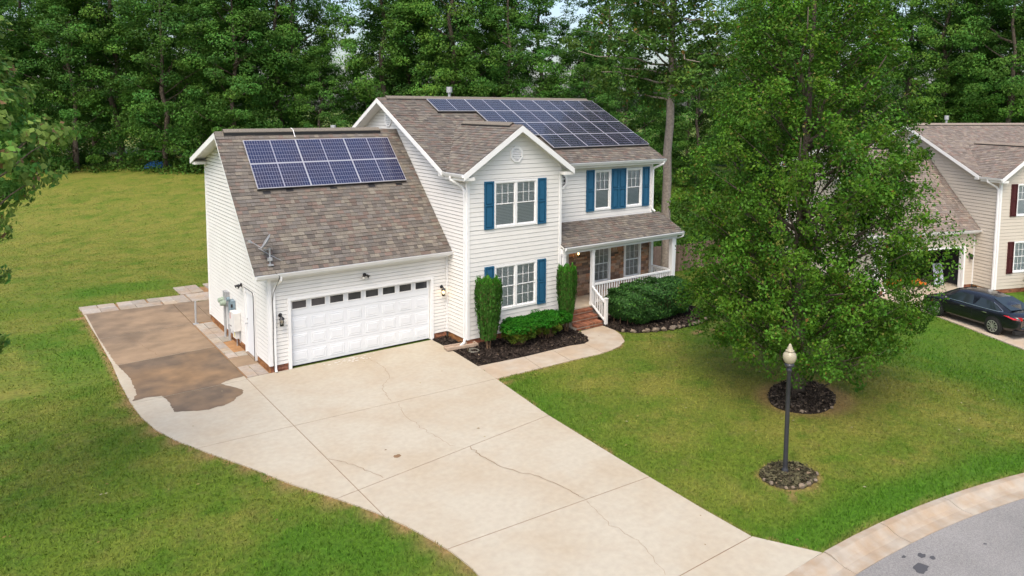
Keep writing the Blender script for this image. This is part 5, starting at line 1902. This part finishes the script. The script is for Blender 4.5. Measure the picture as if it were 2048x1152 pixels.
# undergrowth along the edge of the woods
rng = np.random.default_rng(55)
Cs, Rs = [], []
for k in range(560):
    u = rng.uniform(-120, 2150)
    d = rng.uniform(60.5, 67)
    if 480 < u < 1230:
        continue
    x, y = place(u, d)
    hh = max(.15, rng.gamma(2.0, .45) * (1.5 if d > 63 else .55))
    Cs.append((x, y, float(hz(x, y)) + hh * .6))
    Rs.append(rng.uniform(.6, 1.3))
for k in range(330):                         # vine-covered slope beyond the wooden fence
    u = rng.uniform(1240, 1480)
    d = rng.uniform(44, 60)
    x, y = place(u, d)
    Cs.append((x, y, float(hz(x, y)) + rng.uniform(.05, .5)))
    Rs.append(rng.uniform(.6, 1.2))
V, F, col, _ = clump_leaves(np.array(Cs), np.array(Rs), 70, rng, (.070, .150, .022), .35, .22, .16, None, .55)
me = np_mesh('undergrowth', V, F, MT['leaf'], col=col)
link_mesh('undergrowth', me, kind='stuff', label='low green undergrowth along the edge of the woods')

# tall bare-trunked tree right of the house
def tall_tree():
    rng = np.random.default_rng(31)
    x, y = place(1336, 37)
    t = thing('tall_tree', 'tall tree with a long bare grey trunk right of the house', 'tree', (x, y, float(hz(x, y))))
    tb = MB()
    H = 21
    limb(tb, (0, 0, -.5), (.25, .1, 17), .25, .15, rng, 12, .012, 12)
    C = []
    Rr = []
    for k in range(40):
        z0 = rng.uniform(9.2, 16.5)
        th = rng.uniform(0, 6.28)
        L_ = rng.uniform(1.8, 5.0) * (1 if z0 < 15 else .8)
        a = Vector((.25 * z0 / 17, .1 * z0 / 17, z0))
        b = a + Vector((math.cos(th) * L_, math.sin(th) * L_, rng.uniform(-.6, 1.4)))
        pts = limb(tb, a, b, .06, .015, rng, 5, .22, 6)
        for i in range(2, 6):
            for q in range(2):
                c = pts[i] + Vector(rng.normal(size=3)) * .4
                C.append(tuple(c)); Rr.append(rng.uniform(.35, .8))
    for k in range(60):
        th = rng.uniform(0, 6.28)
        r_ = rng.uniform(.2, 3.5)
        C.append((r_ * math.cos(th), r_ * math.sin(th), rng.uniform(14, H))); Rr.append(rng.uniform(.6, 1.0))
    tb.obj('trunk', MT['barkg'], t, smooth=True)
    V, F, col, _ = clump_leaves(np.array(C), np.array(Rr), 62, rng, (.070, .140, .022), .35, .20, .12, None, .6)
    k = rng.uniform(size=len(F)) < .02
    col[k] = np.array((.22, .13, .03))
    link_mesh('crown', np_mesh('crown', V, F, MT['leaf'], col=col), t)
tall_tree()

# pear tree on the front lawn
def pear():
    rng = np.random.default_rng(77)
    t = thing('pear_tree', 'big leafy pear tree in a round mulch bed on the front lawn', 'tree', (11.80, -10.15, 0))
    tb = MB()
    limb(tb, (0, 0, -.2), (.05, 0, 12.2), .20, .03, rng, 10, .03, 12)
    zs = np.array([1.1, 1.9, 2.6, 4.7, 6.8, 9.0, 11.1, 12.5, 13.5])
    Rz = np.array([2.0, 2.9, 3.3, 3.3, 3.1, 2.4, 1.95, 1.2, .3])
    C, Rr = [], []
    n = 1500
    while len(C) < n:
        z = rng.uniform(1.25, 13.4)
        R_ = np.interp(z, zs, Rz)
        if rng.uniform() > (R_ / 3.5) ** 1.2:
            continue
        th = rng.uniform(0, 2 * math.pi)
        lob = 1 + .10 * math.sin(3 * th + 1.2 * z) + .07 * math.sin(5 * th - .9 * z)
        r_ = R_ * lob * math.sqrt(rng.uniform(.10, 1.0))
        C.append((r_ * math.cos(th), r_ * math.sin(th), z - (.22 * r_ if z < 3.6 else 0) * .4))
        Rr.append(rng.uniform(.16, .42))
    C, Rr = np.array(C), np.array(Rr)
    for k in range(34):
        z0 = rng.uniform(1.4, 7.5)
        th = rng.uniform(0, 6.28)
        R_ = np.interp(z0 + 2, zs, Rz) * rng.uniform(.6, .95)
        rise = rng.uniform(.6, 3.2) if z0 > 2 else rng.uniform(-.1, .8)
        limb(tb, (0, 0, z0), (R_ * math.cos(th), R_ * math.sin(th), z0 + rise), .065, .012, rng, 5, .12, 6)
    for k in rng.choice(n, 260, replace=False):
        c = C[k]
        limb(tb, (c[0] * .45, c[1] * .45, c[2] - .35 * math.hypot(c[0], c[1]) - .1), tuple(c), .022, .006, rng, 3, .15, 5)
    tb.obj('trunk', MT['bark'], t, smooth=True)
    V, F, col, _ = clump_leaves(C, Rr, 92, rng, (.068, .160, .013), .40, .092, .058, np.array((0, 0, 6.)), 1.0, up=.4, rand=1.25)
    k = rng.uniform(size=len(F))
    col[k < .007] = np.array((.15, .08, .022))
    col[(k > .02) & (k < .06)] = np.array((.16, .17, .035))
    link_mesh('crown', np_mesh('crown', V, F, MT['leafg'], col=col), t)
pear()

# maple at the left edge, trunk just outside the picture
def maple():
    rng = np.random.default_rng(41)
    x, y = place(-165, 13.0)
    t = thing('maple_tree', 'maple tree with reddish new leaves at the left edge', 'tree', (x, y, float(hz(x, y))))
    tb = MB()
    limb(tb, (0, 0, -.2), (0, 0, 9.5), .15, .03, rng, 8, .03, 10)
    zs = np.array([3.2, 3.8, 5.2, 5.8, 6.3, 7.0, 7.6, 8.3, 8.7, 9.2, 10.2])
    Rz = np.array([.6, 1.2, 1.15, 1.1, 1.7, 2.2, 2.3, 1.6, 1.2, 1.5, .5])
    C, Rr = [], []
    for k in range(200):
        z = rng.uniform(3.3, 10.0)
        R_ = np.interp(z, zs, Rz)
        th = rng.uniform(0, 6.28)
        if z < 5.8 and rng.uniform() > .3:
            continue
        r_ = R_ * math.sqrt(rng.uniform(.6, 1.0))
        C.append((r_ * math.cos(th), r_ * math.sin(th), z))
        Rr.append(rng.uniform(.22, .42))
        if k % 3 == 0:
            limb(tb, (0, 0, max(1.8, z - .7 * r_)), C[-1], .03, .007, rng, 4, .12, 5)
    tb.obj('trunk', MT['bark'], t, smooth=True)
    C, Rr = np.array(C), np.array(Rr)
    V, F, col, P = clump_leaves(C, Rr, 85, rng, (.130, .275, .050), .25, .13, .115, np.array((0, 0, 7.)), .7, up=.25, outw=1.0, rand=.8)
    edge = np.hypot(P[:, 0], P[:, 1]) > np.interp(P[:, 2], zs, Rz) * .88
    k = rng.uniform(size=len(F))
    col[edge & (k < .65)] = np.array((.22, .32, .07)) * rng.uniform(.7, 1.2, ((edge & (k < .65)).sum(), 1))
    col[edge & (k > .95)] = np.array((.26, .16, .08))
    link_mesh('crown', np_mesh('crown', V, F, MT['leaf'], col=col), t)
maple()

# columnar shrubs
def column(loc, H, R_, label, seed):
    rng = np.random.default_rng(seed)
    t = thing('columnar_shrub', label, 'shrub', loc, group='columnar shrubs by the front wall')
    n = 9500
    z = rng.uniform(.12, 1, n) ** .85 * H
    prof = R_ * np.interp(z / H, [0, .15, .45, .8, .95, 1.0], [.46, .64, .88, 1.02, .98, .84])
    th = rng.uniform(0, 6.28, n)
    flute = 1 + .13 * np.sin(th * 9 + seed) * np.sin(z * 1.3 + th) + .05 * np.sin(th * 4 + z * 2.2)
    z = z * (1 - .07 * (np.sin(th * 6 + seed) * .5 + .5) * (z / H) ** 6) + rng.normal(size=n) * .03
    r_ = prof * np.sqrt(rng.uniform(.55, 1, n)) * flute
    P = np.stack([r_ * np.cos(th), r_ * np.sin(th), z], 1)
    out = np.stack([np.cos(th), np.sin(th), rng.uniform(-.2, .5, n)], 1) + rng.normal(size=(n, 3)) * .35
    # long axis upright
    Lq = rng.uniform(.06, .14, n)[:, None]
    Wq = rng.uniform(.012, .026, n)[:, None]
    T = np.stack([np.cos(th) * .15, np.sin(th) * .15, np.ones(n)], 1) + rng.normal(size=(n, 3)) * .22
    T /= np.linalg.norm(T, axis=1, keepdims=True)
    B = np.cross(out, T)
    B /= np.linalg.norm(B, axis=1, keepdims=True)
    V = np.stack([P - T * Lq * .5, P + B * Wq, P + T * Lq * .6, P - B * Wq], 1).reshape(-1, 3)
    F = np.arange(n * 4).reshape(n, 4)
    strand = .75 + .5 * (np.sin(th * 23 + 3 * np.sin(th * 7)) * .5 + .5)
    col = np.array((.052, .150, .020))[None] * (strand * rng.uniform(.7, 1.3, n))[:, None]
    brown = rng.uniform(size=n) < .10
    col[brown] = np.array((.085, .095, .03)) * rng.uniform(.7, 1.2, (brown.sum(), 1))
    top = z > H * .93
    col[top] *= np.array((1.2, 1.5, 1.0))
    link_mesh('foliage', np_mesh('foliage', V, F, MT['leaf'], col=col), t)
    s = MB()
    for k in range(12):
        a = rng.uniform(0, 6.28)
        s.tube([(.05 * math.cos(a), .05 * math.sin(a), -.03), (R_ * .45 * math.cos(a), R_ * .45 * math.sin(a), H * .5), (R_ * .6 * math.cos(a), R_ * .6 * math.sin(a), H * .92)], [.02, .014, .006], 5)
    s.obj('stem', MT['stem'], t)
column((6.62, -1.98, 0.01), 2.42, .43, 'wider columnar evergreen shrub in front of the wing window', 61)
column((9.98, -2.02, 0.01), 2.42, .34, 'slimmer columnar evergreen shrub beside the brick steps', 62)

# clipped low bushes: bright flat tops, olive undersides on bare stems
def bush(loc, rx, ry, H, label, seed):
    rng = np.random.default_rng(seed)
    t = thing('clipped_bush', label, 'bush', loc, group='clipped bushes under the wing window')
    m = 150
    th = rng.uniform(0, 6.28, m)
    q = rng.uniform(0, 1, m) ** .5
    edge = 1 + .10 * np.sin(th * 4 + seed) + .07 * np.sin(th * 7 + 1)
    C1 = np.stack([rx * q * edge * np.cos(th), ry * q * edge * np.sin(th), H * (1 - .16 * q ** 4) - .06 + rng.normal(size=m) * .035], 1)
    V1, F1, c1, P1 = clump_leaves(C1, rng.uniform(.10, .20, m), 85, rng, (.030, .165, .010), .30, .085, .034, None, .6, up=.9, rand=1.0)
    m2 = 90
    th = rng.uniform(0, 6.28, m2)
    z = H * rng.uniform(.25, .80, m2)
    qq = np.interp(z / H, [.2, .45, .8], [.50, .78, .98]) * np.sqrt(rng.uniform(.55, 1, m2)) * (1 + .12 * np.sin(th * 5 + seed))
    C2 = np.stack([rx * qq * np.cos(th), ry * qq * np.sin(th), z], 1)
    V2, F2, c2, P2 = clump_leaves(C2, rng.uniform(.08, .17, m2), 55, rng, (.120, .175, .022), .35, .075, .034, np.array((0, 0, H * .5)), .8, up=.3)
    V, F, col = join([(V1, F1, c1), (V2, F2, c2)])
    link_mesh('foliage', np_mesh('foliage', V, F, MT['leaf'], col=col), t)
    s = MB()
    for k in range(40):
        a = rng.uniform(0, 6.28)
        b = rng.uniform(.1, .3)
        e = rng.uniform(.4, .9)
        s.tube([(rx * b * math.cos(a), ry * b * math.sin(a), -.03), (rx * (b + e) * .5 * math.cos(a + .1), ry * (b + e) * .5 * math.sin(a + .1), H * .35), (rx * e * math.cos(a), ry * e * math.sin(a), H * .8)], [.014, .01, .005], 5)
    s.obj('stem', MT['stem'], t)
bush((7.72, -2.22, .01), .68, .56, .84, 'clipped green bush nearest the driveway, left of two', 71)
bush((9.00, -2.10, .01), .86, .56, .84, 'wider clipped green bush nearest the brick steps', 72)

# large dark hedge in front of the porch
rng = np.random.default_rng(81)
t = thing('hedge', 'large dark glossy hedge in front of the porch railing', 'hedge', (13.75, -2.55, 0))
n = 34000
hx, hy, hh = 2.0, .84, 1.30
u = rng.normal(size=(n, 3))
u /= np.linalg.norm(u, axis=1, keepdims=True)
sq = np.sign(u) * np.abs(u) ** .68
lump = 1 + .06 * np.sin(u[:, 0] * 9 + u[:, 1] * 5) + .05 * np.sin(u[:, 2] * 8 + u[:, 0] * 13)
rad = (rng.uniform(.6, 1, n) ** .35 * lump)[:, None]
P = sq * rad * np.array((hx, hy, hh * .55)) + np.array((0, 0, hh * .58))
P = P[P[:, 2] > .08]
n = len(P)
sq_n = (P - np.array((0, 0, hh * .5))) / np.array((hx, hy, hh * .55)) ** 2
V, F = leaf_quads(P, sq_n + rng.normal(size=(n, 3)) * .7 + np.array((0, 0, .35)), .085, .05, rng)
col = np.array((.044, .118, .026))[None] * rng.uniform(.5, 1.6, n)[:, None]
k = rng.uniform(size=n) < .06
col[k] *= np.array((2.2, 2.0, 1.2))
link_mesh('foliage', np_mesh('foliage', V, F, MT['leafg'], col=col), t)
s = MB()
for k in range(30):
    x, y = rng.uniform(-1.7, 1.7), rng.uniform(-.5, .5)
    s.tube([(x, y, -.03), (x * 1.03 + rng.normal() * .05, y, .35), (x * 1.05, y * 1.2, .8)], [.02, .014, .006], 5)
s.obj('stem', MT['stem'], t)
# shrub by the neighbour's wing
rng = np.random.default_rng(83)
q = _M @ Vector((8.9, -1.9, 0))
t = thing('leafy_shrub', 'loose green shrub in front of the tan house wing', 'shrub', tuple(q))
C = np.stack([rng.uniform(-1.5, 1.3, 26), rng.uniform(-.5, .5, 26), rng.uniform(.2, 1.1, 26)], 1)
V, F, col, _ = clump_leaves(C, rng.uniform(.25, .45, 26), 80, rng, (.06, .14, .025), .3, .12, .07)
link_mesh('foliage', np_mesh('foliage', V, F, MT['leaf'], col=col), t)
s = MB()
for c in C[:14]:
    s.tube([(c[0] * .8, c[1] * .6, 0), tuple(c)], [.015, .006], 5)
s.obj('stem', MT['stem'], t)

# ------------------------------------------------------------------ wooden fence beyond the tall tree
t = thing('wooden_fence', 'weathered brown picket fence behind the bare grey trunk', 'fence', (19.2, 6.1, 0))
for k in range(92):
    x = k * .142
    z = float(hz(19.2 + x, 6.1))
    hgt = 1.50 + rnd.uniform(-.03, .03)
    b = rnd.uniform(.75, 1.2)
    A = [(x, 0, z - .02), (x + .128, 0, z - .02), (x + .128, 0, z + hgt - .05), (x + .10, 0, z + hgt), (x + .028, 0, z + hgt), (x, 0, z + hgt - .05)]
    mb = MB()
    mb.hexa([(a[0], .02, a[2]) for a in A], [(a[0], 0, a[2]) for a in A], (b, b * rnd.uniform(.93, 1.03), b * rnd.uniform(.9, 1.05)))
    mb.obj('picket', MT['wood'], t)
for hgt in (.35, 1.2):
    mb = MB()
    for k in range(12):
        x0, x1 = k * 1.09, (k + 1) * 1.09
        z0, z1 = float(hz(19.2 + x0, 6.1)) + hgt, float(hz(19.2 + x1, 6.1)) + hgt
        mb.hexa([(x0, .022, z0), (x0, .06, z0), (x0, .06, z0 + .09), (x0, .022, z0 + .09)], [(x1, .022, z1), (x1, .06, z1), (x1, .06, z1 + .09), (x1, .022, z1 + .09)], (.9, .9, .9))
    mb.obj('rail', MT['wood'], t)
for k in range(7):
    x = .05 + k * 2.15
    z = float(hz(19.2 + x, 6.1))
    MB().box((x, .062, z - .1), (x + .09, .15, z + 1.45), (.85, .85, .85)).obj('post', MT['wood'], t)

# things at the woods' edge
x, y = place(312, 63.2)
t = thing('tarp_heap', 'blue tarpaulin heap in the undergrowth behind the lawn', 'tarpaulin', (x, y, float(hz(x, y))), .3)
mb = MB()
gn = 9
V = [((i / 8 - .5) * 2.3, (j / 8 - .5) * 1.2, .05 + .62 * math.sin(math.pi * i / 8) ** .6 * math.sin(math.pi * j / 8) ** .7 + rnd.uniform(0, .07)) for i in range(gn) for j in range(gn)]
F = [(i * gn + j, (i + 1) * gn + j, (i + 1) * gn + j + 1, i * gn + j + 1) for i in range(8) for j in range(8)]
mb.add(V, F)
mb.obj('cover', MT['tarp'], t)
x, y = place(70, 60)
t = thing('wooden_post', 'short dark wooden post at the back edge of the lawn', 'post', (x, y, float(hz(x, y))))
MB().box((-.07, -.07, -.1), (.07, .07, 1.05)).obj('stake', MT['bark'], t)

# ------------------------------------------------------------------ neighbour's garage contents
def nbthing(name, label, cat, lx, ly, rz_=0):
    o = thing(name, label, cat)
    o.matrix_world = _M @ Matrix.Translation((lx, ly, .012)) @ Matrix.Rotation(rz_, 4, 'Z')
    return o
t = nbthing('leaning_screen', 'pale framed screen leaning inside the tan house garage', 'screen', 5.0, .95)
for dx in (0, .16):
    f = MB()
    def bar(a, b, r=.03):
        f.tube([a, b], r, 4)
    a = dx
    bar((a - .28, -.1, 0), (a - .05, .35, 1.05)); bar((a + .12, -.1, 0), (a + .35, .35, 1.05)); bar((a - .28, -.1, 0), (a + .12, -.1, 0)); bar((a - .05, .35, 1.05), (a + .35, .35, 1.05))
    f.obj('frame', MT['pale'], t)
    MB().hexa([(a - .27, -.085, .02), (a + .11, -.085, .02), (a + .33, .345, 1.03), (a - .06, .345, 1.03)], [(a - .27, -.10, .02), (a + .11, -.10, .02), (a + .33, .33, 1.03), (a - .06, .33, 1.03)]).obj('mesh_panel', MT['pale'], t)
t = nbthing('push_mower', 'orange push mower inside the tan house garage', 'lawn mower', 3.6, .9, .4)
p = MB(); p.box((-.26, -.35, .12), (.26, .35, .24)); p.lathe([(0, 0), (.2, 0), (.2, .1), (.12, .17), (0, .18)], 12, (0, .02, .24)); p.obj('deck', MT['orange'], t)
for sx in (-1, 1):
    for sy in (-1, 1):
        MB().lathe([(0, -.03), (.1, -.03), (.1, .03), (0, .03)], 12, (sx * .3, sy * .3, .1), (1, 0, 0)).obj('wheel', MT['tyre'], t)
p = MB(); p.tube([(-.22, .3, .25), (-.22, .95, .95), (.22, .95, .95), (.22, .3, .25)], .014, 6); p.obj('handle', MT['black'], t)
t = nbthing('storage_bin', 'orange lidded storage bin on the garage floor of the tan house', 'bin', 2.4, 1.3)
p = MB(); p.hexa([(-.3, -.2, 0), (.3, -.2, 0), (.3, .2, 0), (-.3, .2, 0)], [(-.36, -.25, .45), (.36, -.25, .45), (.36, .25, .45), (-.36, .25, .45)]); p.obj('tub', MT['orange'], t)
MB().box((-.38, -.27, .451), (.38, .27, .49)).obj('lid', MT['black'], t)

# ------------------------------------------------------------------ black sedan
def sedan(loc, heading):
    t = thing('sedan', 'black sedan parked on the driveway of the tan house', 'car', loc, heading)
    # stations along y (rear -2.43 .. front 2.43): half width, bottom, mid, belt, deck height
    st = [(-2.43, .66, .42, .62, .80, .86), (-2.36, .80, .30, .60, .92, .99), (-2.1, .88, .24, .60, .96, 1.06), (-1.7, .91, .22, .60, .965, 1.07), (-1.0, .92, .20, .58, .95, .99), (0, .92, .19, .57, .925, .95),
          (.9, .92, .20, .57, .91, .95), (1.3, .91, .21, .58, .89, .98), (1.8, .90, .23, .58, .82, .90), (2.15, .84, .25, .56, .74, .79), (2.36, .70, .28, .54, .66, .69), (2.44, .50, .36, .50, .58, .60)]
    sec = []
    for y, wv, zb, zmid, zbelt, zt in st:
        half = [(wv * .80, zb), (wv * .96, zb + .07), (wv, zmid - .10), (wv * .995, zmid + .05), (wv * .965, zbelt - .05), (wv * .90, zbelt), (wv * .62, zt - .012), (0, zt)]
        ring = [(x, y, z) for x, z in half] + [(-x, y, z) for x, z in half[-2::-1]]
        sec.append(ring)
    body = MB()
    k = len(sec[0])
    V = [p for r_ in sec for p in r_]
    F = []
    for i in range(len(sec) - 1):
        for j in range(k - 1):
            F.append((i * k + j, i * k + j + 1, (i + 1) * k + j + 1, (i + 1) * k + j))
        F.append((i * k + k - 1, i * k, (i + 1) * k, (i + 1) * k + k - 1))
    F += [tuple(range(k)), tuple((len(sec) - 1) * k + j for j in range(k))[::-1]]
    body.add(V, F)
    ob = body.obj('body', MT['carpaint'], t, smooth=True)
    sb_ = ob.modifiers.new('sub', 'SUBSURF'); sb_.levels = 1; sb_.render_levels = 2
    # cabin
    cab = [(-2.0, .60, 1.03, .60, 1.035), (-1.55, .80, .95, .585, 1.22), (-1.0, .835, .93, .60, 1.385), (-.4, .84, .92, .62, 1.44), (.2, .84, .915, .62, 1.445), (.6, .835, .91, .61, 1.40), (1.05, .81, .91, .62, 1.14), (1.45, .66, .93, .60, .955)]
    sec = []
    for y, wb, zb, wt, zt in cab:
        mid = zb + (zt - zb) * .86
        half = [(wb, zb), (wb + (wt - wb) * .8, mid), (wt * .86, zt), (0, zt + .02)]
        sec.append([(x, y, z) for x, z in half] + [(-x, y, z) for x, z in half[-2::-1]])
    cb = MB()
    k = len(sec[0])
    V = [p for r_ in sec for p in r_]
    F = [(i * k + j, i * k + j + 1, (i + 1) * k + j + 1, (i + 1) * k + j) for i in range(len(sec) - 1) for j in range(k - 1)]
    F += [tuple(range(k)), tuple((len(sec) - 1) * k + j for j in range(k))[::-1]]
    cb.add(V, F)
    cb.obj('cabin', MT['carpaint'], t, smooth=True)
    def cab_pt(y, f, side, off=.008):
        for a, b in zip(cab[:-1], cab[1:]):
            if a[0] <= y <= b[0]:
                q = (y - a[0]) / (b[0] - a[0])
                wb, zb, wt, zt = [a[i] + (b[i] - a[i]) * q for i in range(1, 5)]
                mid = zb + (zt - zb) * .86
                return (side * (wb + (wt - wb) * .8 * f + off), y, zb + (mid - zb) * f)
    for side in (-1, 1):
        for ys2 in ((-1.62, -1.30, -.62, -.42), (-.36, -.30, .42, 1.0)):
            pts = []
            n = 8
            bot = [ys2[0] + (ys2[3] - ys2[0]) * i / n for i in range(n + 1)]
            topp = [ys2[1] + (ys2[2] - ys2[1]) * i / n for i in range(n + 1)]
            B_ = [cab_pt(y, .10, side) for y in bot]
            T_ = [cab_pt(y, .93, side) for y in topp]
            g = MB()
            F = [(i, i + 1, n + 1 + i + 1, n + 1 + i) for i in range(n)]
            g.add(B_ + T_, F)
            g.obj('side_window', MT['carglass'], t)
        ch_ = MB()
        ch_.tube([cab_pt(y, .06, side, .014) for y in np.linspace(-1.7, 1.02, 12)] , .010, 6)
        ch_.tube([cab_pt(y, f, side, .014) for y, f in ((-1.7, .06), (-1.66, .35), (-1.42, .80), (-1.2, .97))], .008, 6)
        ch_.obj('chrome_strip', MT['chrome'], t)
        for y in (-1.02, .05):
            MB().box((side * .905, y - .1, .80), (side * .945, y + .1, .825)).obj('door_handle', MT['chrome'], t)
        m_ = MB()
        m_.lathe([(0, -.1), (.07, -.09), (.085, 0), (.06, .09), (0, .1)], 10, (side * 1.0, .82, .98), (1, 0, 0))
        m_.obj('mirror', MT['carpaint'], t, smooth=True)
        sm_ = MB()
        for y in (-.40, .95):
            sm_.tube([(side * .918, y, .35), (side * .921, y, .6), (side * .885, y, .88)], .004, 4)
        sm_.obj('door_seam', MT['tyre'], t)
        tl = MB()
        tl.hexa([(side * .60, -2.42, .80), (side * .86, -2.25, .82), (side * .915, -1.85, .90), (side * .60, -2.415, .92)], [(side * .62, -2.47, .80), (side * .885, -2.28, .82), (side * .925, -1.85, .905), (side * .62, -2.46, .92)])
        tl.obj('taillight', MT['taillight'], t)
        hl = MB()
        hl.hexa([(side * .5, 2.33, .60), (side * .80, 2.18, .66), (side * .86, 1.85, .76), (side * .5, 2.28, .70)], [(side * .52, 2.42, .60), (side * .84, 2.22, .66), (side * .895, 1.85, .765), (side * .52, 2.37, .70)])
        hl.obj('headlight', MT['chrome'], t)
    rw = MB()
    rw.hexa([(-.60, -1.86, 1.05), (.60, -1.86, 1.05), (.52, -1.10, 1.36), (-.52, -1.10, 1.36)], [(-.60, -1.93, 1.085), (.60, -1.93, 1.085), (.50, -1.06, 1.405), (-.50, -1.06, 1.405)])
    rw.obj('rear_window', MT['carglass'], t)
    ww = MB()
    ww.hexa([(-.62, 1.34, .98), (.62, 1.34, .98), (.52, .66, 1.36), (-.52, .66, 1.36)], [(-.62, 1.42, 1.005), (.62, 1.42, 1.005), (.52, .64, 1.425), (-.52, .64, 1.425)])
    ww.obj('windscreen', MT['carglass'], t)
    MB().box((-.26, -2.475, .62), (.26, -2.44, .74)).obj('number_plate', MT['boxwhite'], t)
    MB().box((-.62, -2.46, .885), (.62, -2.40, .905)).obj('chrome_bar', MT['chrome'], t)
    lower = MB(); lower.box((-.86, -2.38, .22), (.86, -2.25, .36)); lower.obj('rear_valance', MT['tyre'], t)
    for y in (-1.42, 1.40):
        for side in (-1, 1):
            wv = bpy.data.objects.new('wheel', None)
            COL.objects.link(wv)
            wv.parent = t
            wv.location = (side * .84, y, .333)
            a = Vector((side, 0, 0))
            MB().lathe([(.20, -.11), (.30, -.11), (.333, -.08), (.333, .07), (.315, .10), (.235, .105), (.22, .06)], 28, (0, 0, 0), a, cap=False).obj('tyre', MT['tyre'], wv)
            MB().lathe([(.0, .02), (.22, .02), (.22, .05), (0, .051)], 24, (0, 0, 0), a).obj('brake_disc', MT['black'], wv)
            rm = MB()
            rm.lathe([(.215, .05), (.24, .10), (.24, .112), (.215, .112)], 28, (0, 0, 0), a, cap=False)
            rm.lathe([(0, .06), (.05, .06), (.05, .10), (0, .102)], 14, (0, 0, 0), a)
            for q in range(10):
                an = q * math.pi / 5
                d = Vector((0, math.cos(an), math.sin(an)))
                rm.tube([d * .04 + a * .09, d * .225 + a * .102], [.020, .026], 4)
            rm.obj('rim', MT['rim'], wv)
            ar = MB()
            ar.lathe([(.0, -.02), (.385, -.02), (.385, .0735), (0, .074)], 28, (0, 0, .02), a)
            ar.obj('wheel_arch', MT['tyre'], wv)
hd = Vector((.33, .944, 0)).normalized()
left = Vector((-hd.y, hd.x, 0))
rear = Vector((26.75, -9.55, -1.185))
cen = rear + hd * 1.42 - left * .84
sedan(tuple(cen), math.atan2(hd.y, hd.x) - math.pi / 2)
